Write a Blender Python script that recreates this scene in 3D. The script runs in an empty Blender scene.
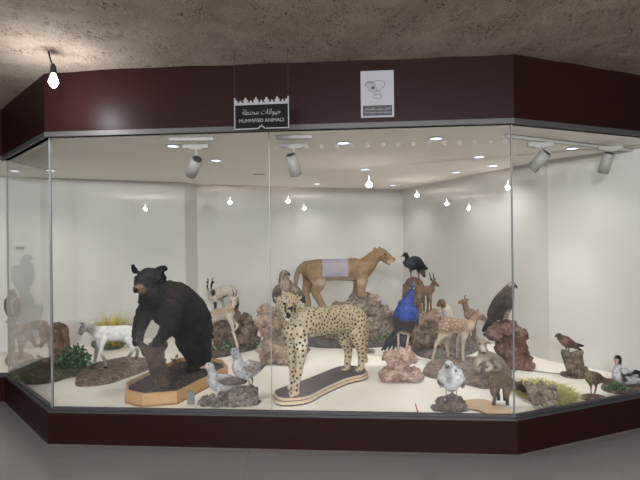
import bpy, bmesh, math, random
import numpy as np
from mathutils import Vector, Matrix
random.seed(7); rng = np.random.default_rng(7)
S = bpy.context.scene
C = S.collection
EYE = 1.5; FOC = 480.0; ROLL = -0.011; ZF = 0.24      # eye height, focal length (px), camera roll, deck height of the case
cr, sr = math.cos(ROLL), math.sin(ROLL)

# ------------------------------------------------------------------ survey helpers (photo measurements -> metres)
def W(px, py, D):
    dx, dy = px-320, py-240
    a = dx*cr+dy*sr; v = -dx*sr+dy*cr
    return Vector((a*D/FOC, D, EYE - v*D/FOC))
def depth(px, py, z):
    dx, dy = px-320, py-240
    v = -dx*sr+dy*cr
    return (EYE-z)*FOC/v
def F(px, py, z=ZF): return W(px, py, depth(px, py, z))

# ------------------------------------------------------------------ materials
MATS = {}
def srgb(c):
    return tuple(((x/255)/12.92 if x/255 <= .04045 else ((x/255+.055)/1.055)**2.4) for x in c)
def soft(c, k=.85):
    g = .3*c[0]+.55*c[1]+.15*c[2]; return tuple(g+(x-g)*k for x in c)
class NT:
    def __init__(s, name):
        m = bpy.data.materials.new(name); m.use_nodes = True; s.m = m; s.t = m.node_tree; s.t.nodes.clear()
        s.out = s.n('ShaderNodeOutputMaterial'); s.b = s.n('ShaderNodeBsdfPrincipled'); s.l(s.b.outputs[0], s.out.inputs[0])
        s.co = s.n('ShaderNodeTexCoord').outputs['Object']
    def n(s, t, **k):
        x = s.t.nodes.new(t)
        for a, b in k.items(): setattr(x, a, b)
        return x
    def l(s, a, b): s.t.links.new(a, b)
    def noise(s, scale, detail=4, rough=.6, vec=None, dist=0):
        x = s.n('ShaderNodeTexNoise'); x.inputs['Scale'].default_value = scale; x.inputs['Detail'].default_value = detail
        x.inputs['Roughness'].default_value = rough; x.inputs['Distortion'].default_value = dist
        s.l(vec or s.co, x.inputs['Vector']); return x.outputs[0]
    def vor(s, scale, feat='F1', vec=None, rnd=1):
        x = s.n('ShaderNodeTexVoronoi'); x.feature = feat; x.inputs['Scale'].default_value = scale
        x.inputs['Randomness'].default_value = rnd
        s.l(vec or s.co, x.inputs['Vector']); return x.outputs['Distance']
    def scalev(s, sc, vec=None):
        x = s.n('ShaderNodeMapping'); x.inputs['Scale'].default_value = sc; s.l(vec or s.co, x.inputs[0]); return x.outputs[0]
    def ramp(s, fac, stops):
        x = s.n('ShaderNodeValToRGB'); e = x.color_ramp.elements
        while len(e) < len(stops): e.new(.5)
        for k, (p, c) in enumerate(stops):
            e[k].position = p; e[k].color = (c, c, c, 1) if not isinstance(c, tuple) else c+(1,)
        s.l(fac, x.inputs[0]); return x.outputs[0]
    def mix(s, fac, a, b, mode='MIX'):
        x = s.n('ShaderNodeMix', data_type='RGBA', blend_type=mode)
        for i, v in ((0, fac), (6, a), (7, b)):
            if isinstance(v, (int, float)): x.inputs[i].default_value = v
            elif isinstance(v, tuple): x.inputs[i].default_value = v+(1,)
            else: s.l(v, x.inputs[i])
        return x.outputs[2]
    def math(s, op, a, b=0):
        x = s.n('ShaderNodeMath', operation=op)
        for i, v in ((0, a), (1, b)):
            if isinstance(v, (int, float)): x.inputs[i].default_value = v
            else: s.l(v, x.inputs[i])
        return x.outputs[0]
    def bump(s, h, strength, dist):
        x = s.n('ShaderNodeBump'); x.inputs['Strength'].default_value = strength; x.inputs['Distance'].default_value = dist
        s.l(h, x.inputs['Height']); s.l(x.outputs[0], s.b.inputs['Normal'])
    def base(s, c):
        if isinstance(c, tuple): s.b.inputs['Base Color'].default_value = c+(1,)
        else: s.l(c, s.b.inputs['Base Color'])
    def rough(s, r, spec=.5, metal=0):
        s.b.inputs['Roughness'].default_value = r; s.b.inputs['Specular IOR Level'].default_value = spec; s.b.inputs['Metallic'].default_value = metal
def plain(name, rgb, rough=.6, spec=.4, metal=0, var=.12, vs=30, bump=0):
    if name in MATS: return MATS[name]
    t = NT(name); c = srgb(rgb)
    f = t.noise(vs, 3)
    t.base(t.mix(f, tuple(x*(1-var) for x in c), tuple(min(1, x*(1+var)) for x in c)))
    t.rough(rough, spec, metal)
    if bump: t.bump(t.noise(vs*2, 4), .6, bump)
    MATS[name] = t.m; return t.m
def emis(name, rgb, st):
    if name in MATS: return MATS[name]
    t = NT(name); t.base((.8, .8, .8)); t.b.inputs['Emission Color'].default_value = srgb(rgb)+(1,); t.b.inputs['Emission Strength'].default_value = st
    MATS[name] = t.m; return t.m
def pelt(name, kind='fur', var=.25, scale=90, bump=.004, rough=.85):
    if name in MATS: return MATS[name]
    t = NT(name)
    a = t.n('ShaderNodeAttribute'); a.attribute_name = 'Col'; col = a.outputs['Color']
    if kind == 'feather':
        f = t.vor(scale*.6, vec=t.scalev((1, 1, 1.6)))
        g = t.noise(scale*.8, 4)
        k = t.ramp(f, [(.0, 1+var), (.55, 1.0), (.9, 1-var*1.3)])
        h = t.math('ADD', f, g)
    elif kind == 'mottle':
        f = t.vor(scale*.6); g = t.noise(scale*.9, 4)
        k = t.ramp(f, [(.15, .55), (.4, 1.0), (.8, 1.25)]); h = t.math('ADD', f, g)
    else:
        g = t.noise(scale, 5, .7, vec=t.scalev((1.8, 1.8, .5)))
        k = t.ramp(g, [(.25, 1-var), (.75, 1+var)]); h = g
    k2 = t.ramp(t.noise(20, 4), [(.3, .8), (.7, 1.14)])
    col = t.mix(1.0, t.mix(1.0, col, k, 'MULTIPLY'), k2, 'MULTIPLY')
    t.base(col); t.rough(rough, .15 if kind != 'feather' else .3)
    t.bump(h, .8, bump); MATS[name] = t.m; return t.m
def rockmat(name, c1, c2, c3, scale=9, rough=.9):
    if name in MATS: return MATS[name]
    c1, c2, c3 = soft(c1), soft(c2), soft(c3); c1 = tuple(x*.95 for x in c1); c2 = tuple(min(255, x*1.14) for x in c2); c3 = tuple(x*.7 for x in c3); t = NT(name); n1 = t.noise(scale, 6, .65, dist=.6); n2 = t.noise(scale*4, 5, .7)
    col = t.mix(t.ramp(n1, [(.4, 0.0), (.6, 1.0)]), srgb(c1), srgb(c2))
    col = t.mix(t.ramp(n2, [(.5, 0.0), (.72, .8)]), col, srgb(c3))
    t.base(col); t.rough(rough, .25); t.bump(t.math('ADD', n2, t.math('ADD', t.noise(scale*12, 4), t.math('MULTIPLY', t.vor(scale*3.5), .8))), 1.0, .016)
    MATS[name] = t.m; return t.m
def woodmat(name, c1, c2, scale=6, stretch=(1, 8, 8), rough=.5, spec=.4):
    if name in MATS: return MATS[name]
    t = NT(name); n = t.noise(scale, 5, .6, vec=t.scalev(stretch), dist=.8)
    t.base(t.mix(t.ramp(n, [(.3, 0.0), (.7, 1.0)]), srgb(c1), srgb(c2))); t.rough(rough, spec); t.bump(n, .3, .002)
    MATS[name] = t.m; return t.m
def colmat(name, rough=.7, spec=.2, var=.15):
    if name in MATS: return MATS[name]
    t = NT(name); a = t.n('ShaderNodeAttribute'); a.attribute_name = 'Col'
    k = t.ramp(t.noise(60, 3), [(.3, 1-var), (.7, 1+var)])
    t.base(t.mix(1.0, a.outputs['Color'], k, 'MULTIPLY')); t.rough(rough, spec); MATS[name] = t.m; return t.m

# ------------------------------------------------------------------ mesh helpers
def newobj(name, verts, faces, mat=None, parent=None, smooth=True, loc=None, col=None):
    """verts in world space; stored relative to the parent's (or own) origin"""
    V = np.array([tuple(v) for v in verts], float)
    if parent is not None: o0 = Vector(parent['_o']) if '_o' in parent else parent.location
    else: o0 = Vector(loc) if loc is not None else Vector((V[:, 0].mean(), V[:, 1].mean(), V[:, 2].min()))
    me = bpy.data.meshes.new(name); me.from_pydata((V-np.array(o0)).tolist(), [], [list(f) for f in faces]); me.update()
    if smooth: me.polygons.foreach_set('use_smooth', [True]*len(me.polygons))
    o = bpy.data.objects.new(name, me); C.objects.link(o)
    if parent is not None:
        o.parent = parent; o['_o'] = tuple(o0)
    else: o.location = o0; o['_o'] = tuple(o0)
    if mat: me.materials.append(mat)
    return o
def tag(o, label=None, cat=None, group=None, kind=None):
    if label: o['label'] = label
    if cat: o['category'] = cat
    if group: o['group'] = group
    if kind: o['kind'] = kind
    return o
def thing(name, label, cat, loc, group=None):
    o = bpy.data.objects.new(name, None); o.empty_display_size = .05; C.objects.link(o); o.location = loc; o['_o'] = tuple(loc)
    return tag(o, label, cat, group)
class MB:
    def __init__(s): s.v = []; s.f = []
    def add(s, vs, fs):
        k = len(s.v); s.v += [Vector(v) for v in vs]; s.f += [tuple(i+k for i in f) for f in fs]; return s
    def box(s, c, size, ax=None):
        c = Vector(c); ax = ax or (Vector((1, 0, 0)), Vector((0, 1, 0)), Vector((0, 0, 1)))
        vs = [c+ax[0]*(a*size[0]/2)+ax[1]*(b*size[1]/2)+ax[2]*(d*size[2]/2) for a in (-1, 1) for b in (-1, 1) for d in (-1, 1)]
        return s.add(vs, [(0, 1, 3, 2), (4, 6, 7, 5), (0, 4, 5, 1), (2, 3, 7, 6), (0, 2, 6, 4), (1, 5, 7, 3)])
    def wallseg(s, a, b, z0, z1, th):     # upright slab from a to b (xy), thickness th to the left of a->b
        a = Vector((a[0], a[1], 0)); b = Vector((b[0], b[1], 0)); t = (b-a).normalized(); n = Vector((-t.y, t.x, 0))
        p = [a, b, b+n*th, a+n*th]
        return s.add([q+Vector((0, 0, z0)) for q in p]+[q+Vector((0, 0, z1)) for q in p], [(0, 3, 2, 1), (4, 5, 6, 7), (0, 1, 5, 4), (1, 2, 6, 5), (2, 3, 7, 6), (3, 0, 4, 7)])
    def prism(s, pts, z0, z1, inset=0):   # pts xy ccw or cw
        n = len(pts); cx = sum(p[0] for p in pts)/n; cy = sum(p[1] for p in pts)/n
        lo = [Vector((p[0], p[1], z0)) for p in pts]
        hi = [Vector((cx+(p[0]-cx)*(1-inset), cy+(p[1]-cy)*(1-inset), z1)) for p in pts]
        return s.add(lo+hi, [tuple(range(n))[::-1], tuple(range(n, 2*n))]+[(i, (i+1) % n, n+(i+1) % n, n+i) for i in range(n)])
    def cyl(s, a, b, r0, r1=None, n=16):
        a, b = Vector(a), Vector(b); r1 = r0 if r1 is None else r1; t = (b-a).normalized()
        u = t.orthogonal().normalized(); w = t.cross(u)
        va = [a+(u*math.cos(2*math.pi*i/n)+w*math.sin(2*math.pi*i/n))*r0 for i in range(n)]
        vb = [b+(u*math.cos(2*math.pi*i/n)+w*math.sin(2*math.pi*i/n))*r1 for i in range(n)]
        return s.add(va+vb, [tuple(range(n))[::-1], tuple(range(n, 2*n))]+[(i, (i+1) % n, n+(i+1) % n, n+i) for i in range(n)])
    def ball(s, c, r, n=12, m=8):
        c = Vector(c); r = (r, r, r) if isinstance(r, (int, float)) else r
        vs = [c+Vector((0, 0, r[2]))]
        for j in range(1, m):
            ph = math.pi*j/m
            for i in range(n): vs.append(c+Vector((r[0]*math.sin(ph)*math.cos(2*math.pi*i/n), r[1]*math.sin(ph)*math.sin(2*math.pi*i/n), r[2]*math.cos(ph))))
        vs.append(c-Vector((0, 0, r[2]))); L = len(vs)-1
        fs = [(0, 1+i, 1+(i+1) % n) for i in range(n)]
        for j in range(m-2):
            fs += [(1+j*n+i, 1+(j+1)*n+i, 1+(j+1)*n+(i+1) % n, 1+j*n+(i+1) % n) for i in range(n)]
        fs += [(L, 1+(m-2)*n+(i+1) % n, 1+(m-2)*n+i) for i in range(n)]
        return s.add(vs, fs)
    def loft(s, pts, n=14, sub=5):        # pts: (Vector, r, k) k = depth ratio
        P = np.array([tuple(p[0])+(p[1], p[1]*p[2]) for p in pts], float)
        if len(P) > 2:
            Q = np.vstack([2*P[0]-P[1], P, 2*P[-1]-P[-2]]); out = []
            for i in range(1, len(Q)-2):
                for j in range(sub):
                    t = j/sub; p0, p1, p2, p3 = Q[i-1], Q[i], Q[i+1], Q[i+2]
                    out.append(.5*((2*p1)+(-p0+p2)*t+(2*p0-5*p1+4*p2-p3)*t*t+(-p0+3*p1-3*p2+p3)*t**3))
            out.append(P[-1]); P = np.array(out)
        P[:, 3:] = np.maximum(P[:, 3:], .0015)
        m = len(P); rings = []
        T = np.gradient(P[:, :3], axis=0); T /= np.linalg.norm(T, axis=1)[:, None]+1e-9
        def ring(c, t, rn, rb):
            b = np.array([0, 1., 0]); b = b-t*b.dot(t)
            if np.linalg.norm(b) < .25:
                b = np.array([1., 0, 0]); b = b-t*b.dot(t)
            b /= np.linalg.norm(b); nn = np.cross(t, b)
            return [tuple(c+nn*math.cos(2*math.pi*i/n)*rn+b*math.sin(2*math.pi*i/n)*rb) for i in range(n)]
        for f in (.0, .6, .9):             # start cap
            q = P[0]; w = math.sqrt(max(1-(1-f)**2, .02)); rings.append(ring(q[:3]-T[0]*q[3]*(1-f), T[0], q[3]*w, q[4]*w))
        for i in range(m): rings.append(ring(P[i, :3], T[i], P[i, 3], P[i, 4]))
        for f in (.9, .6, .0):
            q = P[-1]; w = math.sqrt(max(1-(1-f)**2, .02)); rings.append(ring(q[:3]+T[-1]*q[3]*(1-f), T[-1], q[3]*w, q[4]*w))
        vs = [v for r in rings for v in r]; R = len(rings)
        fs = [(j*n+i, j*n+(i+1) % n, (j+1)*n+(i+1) % n, (j+1)*n+i) for j in range(R-1) for i in range(n)]
        fs += [tuple(range(n))[::-1], tuple((R-1)*n+i for i in range(n))]
        return s.add(vs, fs)
    def build(s, name, mat, parent=None, smooth=False, loc=None): return newobj(name, s.v, s.f, mat, parent, smooth, loc)

def clouds(size, depth_=2, typ='CLOUDS'):
    k = 'tx_%s_%s' % (typ, size)
    if k in bpy.data.textures: return bpy.data.textures[k]
    t = bpy.data.textures.new(k, typ); t.noise_scale = size
    if typ == 'CLOUDS': t.noise_depth = depth_
    if typ == 'MUSGRAVE': t.musgrave_type = 'RIDGED_MULTIFRACTAL'; t.octaves = 4
    return t
def fuse(mb, voxel, smooth_it=4, disp=(), zclip=None):
    """voxel-fuse overlapping shapes into one skin; returns (verts, faces) in world space"""
    me = bpy.data.meshes.new('tmp'); V = np.array([tuple(v) for v in mb.v]); c = V.mean(0)
    me.from_pydata((V-c).tolist(), [], mb.f)
    bm = bmesh.new(); bm.from_mesh(me); bmesh.ops.recalc_face_normals(bm, faces=bm.faces); bm.to_mesh(me); bm.free()
    o = bpy.data.objects.new('tmp', me); C.objects.link(o)
    m = o.modifiers.new('r', 'REMESH'); m.mode = 'VOXEL'; m.voxel_size = voxel; m.adaptivity = 0
    if smooth_it:
        m = o.modifiers.new('s', 'SMOOTH'); m.factor = .5; m.iterations = smooth_it
    for size, st, *ty in disp:
        m = o.modifiers.new('d', 'DISPLACE'); m.texture = clouds(size, 3, ty[0] if ty else 'CLOUDS'); m.strength = st; m.mid_level = .5; m.texture_coords = 'LOCAL'
    dg = bpy.context.evaluated_depsgraph_get(); dg.update()
    r = bpy.data.meshes.new_from_object(o.evaluated_get(dg))
    n = len(r.vertices); co = np.empty(n*3); r.vertices.foreach_get('co', co); co = co.reshape(-1, 3)+c
    fs = [tuple(p.vertices) for p in r.polygons]
    bpy.data.objects.remove(o); bpy.data.meshes.remove(me); bpy.data.meshes.remove(r)
    if zclip is not None: co[:, 2] = np.maximum(co[:, 2], zclip)
    return co, fs
def dapple(V, col, dist, r, rgb, test, headc=None):
    """round coat spots spread evenly over the skin"""
    idx = rng.permutation(len(V))[:9000]; c = V[idx]; c = c[[test(p) for p in c]]; keep = []
    K = np.empty((0, 3))
    for p in c:
        q = dist; 
        if headc is not None and np.sum((p-headc)**2) < .0196: q = dist*.66
        if len(K) == 0 or ((K-p)**2).sum(1).min() > q*q: K = np.vstack([K, p])
    rr = r*rng.uniform(.75, 1.2, len(K))
    if headc is not None: rr[((K-headc)**2).sum(1) < .0196] *= .6
    for s in range(0, len(V), 4000):
        d = np.sqrt(((V[s:s+4000, None, :]-K[None])**2).sum(2))/rr[None]; d = d.min(1)
        w = np.clip((1.15-d)/.3, 0, 1)[:, None]; col[s:s+4000, :3] = col[s:s+4000, :3]*(1-w)+np.array(srgb(rgb))*w
def paintcol(o, V, base, paints, extra=None):
    """paints: (centre, (rx, ry, rz), rgb, softness)"""
    n = len(V); col = np.ones((n, 4)); col[:, :3] = srgb(soft(base, .75))
    for c, r, rgb, sf in paints:
        d = np.sqrt((((V-np.array(c))/np.array(r))**2).sum(1)); w = np.clip((1-d)/max(sf, 1e-3)+.5, 0, 1); w = w*w*(3-2*w)
        if rgb == 'spot': continue
        col[:, :3] = col[:, :3]*(1-w[:, None])+np.array(srgb(soft(rgb, .75 if rgb[2] < 150 else 1)))*w[:, None]
    if extra: dapple(V, col, *extra)
    col[:, :3] *= .82
    a = o.data.color_attributes.new('Col', 'FLOAT_COLOR', 'POINT'); a.data.foreach_set('color', col.ravel())

def chain3(ch, D0, px2m, zfoot):
    """chain points (px,py,dep,r[,k]); dep = metres behind D0, None = between neighbours, 'f' = sole standing on zfoot"""
    dep = []
    for p in ch:
        if p[2] == 'f': dep.append(depth(p[0], p[1], zfoot))
        elif p[2] is None: dep.append(None)
        else: dep.append(D0+p[2])
    for i, d in enumerate(dep):
        if d is None:
            a = max(j for j in range(i) if dep[j] is not None); b = min(j for j in range(i+1, len(dep)) if dep[j] is not None)
            dep[i] = dep[a]+(dep[b]-dep[a])*(i-a)/(b-a)
    out = []
    for p, d in zip(ch, dep):
        r = p[3]*d/FOC; k = p[4] if len(p) > 4 else 1.0
        v = W(p[0], p[1], d)
        if p[2] == 'f': v.z = zfoot+r*.75
        out.append((v, r, k))
    return out
def creature(name, label, cat, D0, chains, base, paints, mat, foot, voxel=.006, smooth_it=4, disp=((.03, .005),), zfoot=ZF, eyes=(), horns=(), group=None, beak=(), spot=None, eyecol=(20, 12, 8), hornmat=None, beakmat=None):
    m = MB(); p2m = D0/FOC
    for ch in chains: m.loft(chain3(ch, D0, p2m, zfoot))
    V, Fc = fuse(m, voxel, smooth_it, disp, zclip=zfoot+.0005)
    loc = Vector(foot) if not isinstance(foot, tuple) or len(foot) == 3 else F(foot[0], foot[1], zfoot)
    loc.z = zfoot
    root = thing(name, label, cat, loc, group)
    o = newobj('body', V, Fc, mat, root)
    P = []
    for p in paints:
        px, py, dep, r, rgb, soft = p; d = D0+dep
        r = (r, r, r*3) if isinstance(r, (int, float)) else r
        P.append((W(px, py, d), (r[0]*p2m, (r[2] if len(r) > 2 else max(r)*3)*p2m, r[1]*p2m), rgb, soft))
    ex = None
    ex = spot
    paintcol(o, V, base, P, ex)
    for e in eyes:
        q = W(e[0], e[1], D0+e[2]); mb = MB(); mb.ball(q, e[3]*p2m); mb.build('eye', plain('eye_%d_%d_%d' % eyecol, eyecol, .08, .8), root, True)
    for h in horns:
        mb = MB(); mb.loft(chain3(h, D0, p2m, zfoot), 8, 4); mb.build('horn', hornmat or plain('horn_dark', (70, 62, 55), .5), root, True)
    for h in beak:
        mb = MB(); mb.loft(chain3(h, D0, p2m, zfoot), 8, 4); mb.build('beak', beakmat or plain('beak_dark', (60, 55, 50), .4), root, True)
    return root

def rock(name, label, D0, blobs, mat, zb=ZF, voxel=.012, disp=((.12, .05), (.03, .018)), cat='rock', group=None, parent=None, flat_top=None, smooth_it=2, kind=None):
    m = MB()
    for b in blobs:
        px, py, dep, rx, ry = b[:5]; d = D0+dep; rd = b[5] if len(b) > 5 else rx
        m.ball(W(px, py, d), (rx*d/FOC, rd*d/FOC, ry*d/FOC), 20, 12)
    s0 = disp[0][0]; V, Fc = fuse(m, voxel, smooth_it, tuple(disp)+((s0*1.1, disp[0][1]*1.1, 'VORONOI'), (s0*.55, -disp[0][1]*.35, 'MUSGRAVE'), (s0*.3, disp[0][1]*.45, 'VORONOI')), zclip=zb)
    o = newobj(name, V, Fc, mat, parent)
    if parent is None: tag(o, label, cat, group)
    return o
def smoothpoly(pts, sub=5):
    n = len(pts); out = []
    for i in range(n):
        p0, p1, p2, p3 = (Vector(pts[(i+k-1) % n][:2]) for k in range(4))
        for j in range(sub):
            t = j/sub; out.append(.5*((2*p1)+(-p0+p2)*t+(2*p0-5*p1+4*p2-p3)*t*t+(-p0+3*p1-3*p2+p3)*t**3))
    return out
def outline(px, z=ZF, sub=5):
    p = [F(a, b, z) for a, b in px]
    return smoothpoly([(q.x, q.y) for q in p], sub) if sub > 1 else [Vector((q.x, q.y)) for q in p]
def grow(pts, k):
    cx = sum(p[0] for p in pts)/len(pts); cy = sum(p[1] for p in pts)/len(pts)
    return [Vector((cx+(p[0]-cx)*k, cy+(p[1]-cy)*k)) for p in pts]
def mound(name, label, pts, h, mat, cat='base', z=ZF, disp=((.08, .02), (.025, .01)), voxel=.012, parent=None, flat=True):
    m = MB(); m.prism(pts, z-.01, z+h*.45); m.prism(grow(pts, .97), z, z+h*.75); m.prism(grow(pts, .9), z, z+h)
    V, Fc = fuse(m, voxel, 5, disp, zclip=z)
    o = newobj(name, V, Fc, mat, parent)
    if parent is None: tag(o, label, cat)
    return o
def leaves(name, centre, rad, n, size, cols, parent=None, loc=None, droop=.3):
    """a bush: curved leaf blades on short twigs around a centre"""
    V = []; Fc = []; cc = []
    c = Vector(centre)
    for i in range(n):
        d = Vector((random.gauss(0, 1), random.gauss(0, 1), random.gauss(0, 1)+.35)).normalized()
        r = random.random()**.45
        p = c+Vector((d.x*rad[0], d.y*rad[1], abs(d.z)*rad[2]))*r
        a = (d+Vector((random.uniform(-.7, .7), random.uniform(-.7, .7), random.uniform(-.3, .8)))).normalized()
        s = size*random.uniform(.6, 1.3); u = a.cross(Vector((random.gauss(0, 1), random.gauss(0, 1), random.gauss(0, 1)))).normalized(); nn = a.cross(u)
        w = s*.32; k = len(V)
        V += [p, p+a*s*.4+u*w+nn*s*.08, p+a*s*.5, p+a*s*.4-u*w+nn*s*.08, p+a*s*.9-nn*s*droop*.4]
        Fc += [(k, k+1, k+2), (k, k+2, k+3), (k+1, k+4, k+2), (k+2, k+4, k+3)]
        q = random.choice(cols); f = random.uniform(.75, 1.25); cc += [[x*f for x in srgb(q)]+[1]]*5
    o = newobj(name, V, Fc, colmat('leaf_paint'), parent, False, loc)
    a = o.data.color_attributes.new('Col', 'FLOAT_COLOR', 'POINT'); a.data.foreach_set('color', np.array(cc).ravel())
    return o
def blades(name, centre, rad, n, h, cols, parent=None, loc=None, lean=.5, w=.004, flat=1.0):
    V = []; Fc = []; cc = []; c = Vector(centre)
    for i in range(n):
        t = random.uniform(0, 2*math.pi); r = math.sqrt(random.random())
        p = c+Vector((math.cos(t)*rad[0]*r, math.sin(t)*rad[1]*r, 0))
        t2 = t+random.uniform(-1, 1); o_ = Vector((math.cos(t2), math.sin(t2), 0)); hh = h*random.uniform(.5, 1.1)*(1-.35*r)
        L = lean*random.uniform(.3, 1.4)*hh; s = Vector((-o_.y, o_.x, 0))*w
        k = len(V); q = random.choice(cols); f = random.uniform(.75, 1.25); col = [x*f for x in srgb(q)]+[1]
        for j in range(4):
            u = j/3; ww = (1-u*.85); pp = p+o_*L*u*u+Vector((0, 0, hh*(u-.25*u*u*lean)*flat)); V += [pp-s*ww, pp+s*ww]; cc += [col, col]
        Fc += [(k+2*j, k+2*j+1, k+2*j+3, k+2*j+2) for j in range(3)]
    o = newobj(name, V, Fc, colmat('leaf_paint'), parent, False, loc)
    a = o.data.color_attributes.new('Col', 'FLOAT_COLOR', 'POINT'); a.data.foreach_set('color', np.array(cc).ravel())
    return o
def textmesh(s, size, origin, ux, uz, mat, parent, name='lettering', width=None, ext=.0006):
    c = bpy.data.curves.new('t', 'FONT'); c.body = s; c.size = size; c.align_x = 'CENTER'; c.align_y = 'CENTER'; c.extrude = ext
    o = bpy.data.objects.new('t', c); C.objects.link(o)
    dg = bpy.context.evaluated_depsgraph_get(); me = bpy.data.meshes.new_from_object(o.evaluated_get(dg))
    n = len(me.vertices); co = np.empty(n*3); me.vertices.foreach_get('co', co); co = co.reshape(-1, 3); fs = [tuple(p.vertices) for p in me.polygons]
    bpy.data.objects.remove(o)
    if width: k = width/(co[:, 0].max()-co[:, 0].min()); co[:, 0] = (co[:, 0]-(co[:, 0].max()+co[:, 0].min())/2)*k
    ux, uz = Vector(ux).normalized(), Vector(uz).normalized(); un = ux.cross(uz)
    V = [Vector(origin)+ux*a+uz*b+un*d for a, b, d in co]
    return newobj(name, V, fs, mat, parent, False)
# ------------------------------------------------------------------ camera and colour management
cam = bpy.data.cameras.new('camera'); co_ = bpy.data.objects.new('camera', cam); C.objects.link(co_)
cam.sensor_width = 36; cam.lens = 27; cam.clip_start = .05; cam.clip_end = 100
co_.matrix_world = Matrix.Translation((0, 0, EYE)) @ Matrix.Rotation(math.radians(90), 4, 'X') @ Matrix.Rotation(ROLL, 4, 'Z')
S.camera = co_
S.view_settings.view_transform = 'Standard'; S.view_settings.look = 'None'; S.view_settings.exposure = 0.42; S.view_settings.gamma = 1
S.view_settings.use_curve_mapping = False
w = bpy.data.worlds.new('World'); S.world = w; w.use_nodes = True
w.node_tree.nodes['Background'].inputs[0].default_value = (.5, .52, .55, 1); w.node_tree.nodes['Background'].inputs[1].default_value = .05

# ------------------------------------------------------------------ plan of the place
L2, L0, L1, R1, R2 = (-4.6, 4.5), (-2.99, 4.53), (-2.04, 3.571), (1.346, 3.306), (3.1, 3.99)
ZC, ZT = 2.29, 2.745
FRONT = [L2, L0, L1, R1, R2]
def offs(pts, d):                       # offset an open plan polyline inwards (away from the lobby) by d
    out = []
    for i, p in enumerate(pts):
        ns = []
        for a, b in ((i-1, i), (i, i+1)):
            if a >= 0 and b < len(pts):
                t = Vector((pts[b][0]-pts[a][0], pts[b][1]-pts[a][1])).normalized(); ns.append(Vector((-t.y, t.x)))
        n = sum(ns, Vector((0, 0))); n = n/len(ns); n = n/n.length_squared if n.length > .2 else n
        out.append((p[0]+n.x*d, p[1]+n.y*d))
    return out
def strip(mb, pts, d0, d1, z0, z1):
    a, b = offs(pts, d0), offs(pts, d1)
    n = len(pts); v = []
    for q in (a, b):
        for z in (z0, z1): v += [Vector((p[0], p[1], z)) for p in q]
    f = []
    for i in range(n-1):
        f += [(i, i+1, n+i+1, n+i), (2*n+i, 3*n+i, 3*n+i+1, 2*n+i+1), (n+i, n+i+1, 3*n+i+1, 3*n+i), (i, 2*n+i, 2*n+i+1, i+1)]
    f += [(0, n, 3*n, 2*n), (n-1, 3*n-1, 4*n-1, 2*n-1)]
    mb.add(v, f); return mb

# lobby floor: large polished grey tiles
t = NT('lobby_tiles')
br = t.n('ShaderNodeTexBrick'); br.offset = 0; br.inputs['Scale'].default_value = 1; br.inputs['Brick Width'].default_value = 1.2; br.inputs['Row Height'].default_value = 1.2
br.inputs['Mortar Size'].default_value = .003; br.inputs['Mortar Smooth'].default_value = .2
mp = t.n('ShaderNodeMapping'); mp.inputs['Location'].default_value = (.35, .25, 0); mp.inputs['Rotation'].default_value = (0, 0, -.05); t.l(t.co, mp.inputs[0]); t.l(mp.outputs[0], br.inputs['Vector'])
br.inputs['Color1'].default_value = srgb((126, 123, 120))+(1,); br.inputs['Color2'].default_value = srgb((120, 118, 116))+(1,); br.inputs['Mortar'].default_value = srgb((112, 110, 108))+(1,)
t.base(t.mix(1.0, br.outputs[0], t.ramp(t.noise(1.2, 3), [(.3, .96), (.7, 1.03)]), 'MULTIPLY'))
t.rough(.24, .5)
LOB = t.m
m = MB(); m.add([(-8, -12, 0), (8, -12, 0), (8, 8.2, 0), (-8, 8.2, 0), (-8, -12, -.1), (8, -12, -.1), (8, 8.2, -.1), (-8, 8.2, -.1)], [(0, 1, 2, 3), (7, 6, 5, 4), (0, 4, 5, 1), (1, 5, 6, 2), (2, 6, 7, 3), (3, 7, 4, 0)])
tag(m.build('floor', LOB, loc=(0, 0, 0)), kind='structure')

# lobby ceiling: rough trowelled beige plaster
t = NT('rough_plaster')
sw = t.noise(1.6, 3, .5, dist=2.5); n1 = t.noise(34, 6, .7, vec=t.scalev((1, .45, 1)), dist=2.2); n2 = t.noise(70, 5, .75, vec=t.scalev((.5, 1, 1)), dist=1.2); n3 = t.noise(4, 4, .6, dist=1)
c = t.mix(t.ramp(n3, [(.35, 0.0), (.65, 1.0)]), srgb((178, 160, 143)), srgb((192, 176, 160)))
crk = t.math('MULTIPLY', t.ramp(n1, [(.53, 0.0), (.6, 1.0)]), t.ramp(t.noise(5, 5, .7), [(.42, 0.05), (.6, 1.0)]))
c = t.mix(t.math('MULTIPLY', crk, .9), c, srgb((84, 66, 54)))
c = t.mix(t.ramp(sw, [(.5, 0.0), (.8, .3)]), c, srgb((122, 102, 84)))
t.base(c); t.rough(.95, .1); t.bump(t.math('ADD', t.math('MULTIPLY', n1, 1.2), n2), 1.0, .02)
PLAST = t.m
nx, ny = 150, 130; V = []; Fc = []
for j in range(ny+1):
    for i in range(nx+1):
        x = -8+16*i/nx; y = -12+16.9*j/ny if j < ny else 8.2
        z = ZT+.008*math.sin(x*1.7+y*.9)*math.sin(y*2.1-x*.4)+.005*math.sin(x*4.1+1)*math.cos(y*3.3)+.003*math.sin(x*11+y*7)
        V.append((x, y, z+.02))
for j in range(ny):
    for i in range(nx): k = j*(nx+1)+i; Fc.append((k, k+nx+1, k+nx+2, k+1))
k = len(V); V += [(-8, -12, ZT+.2), (8, -12, ZT+.2), (8, 8.2, ZT+.2), (-8, 8.2, ZT+.2)]; Fc.append((k, k+1, k+2, k+3))
tag(newobj('ceiling', V, Fc, PLAST, None, True, (0, 0, ZT)), kind='structure')

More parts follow.
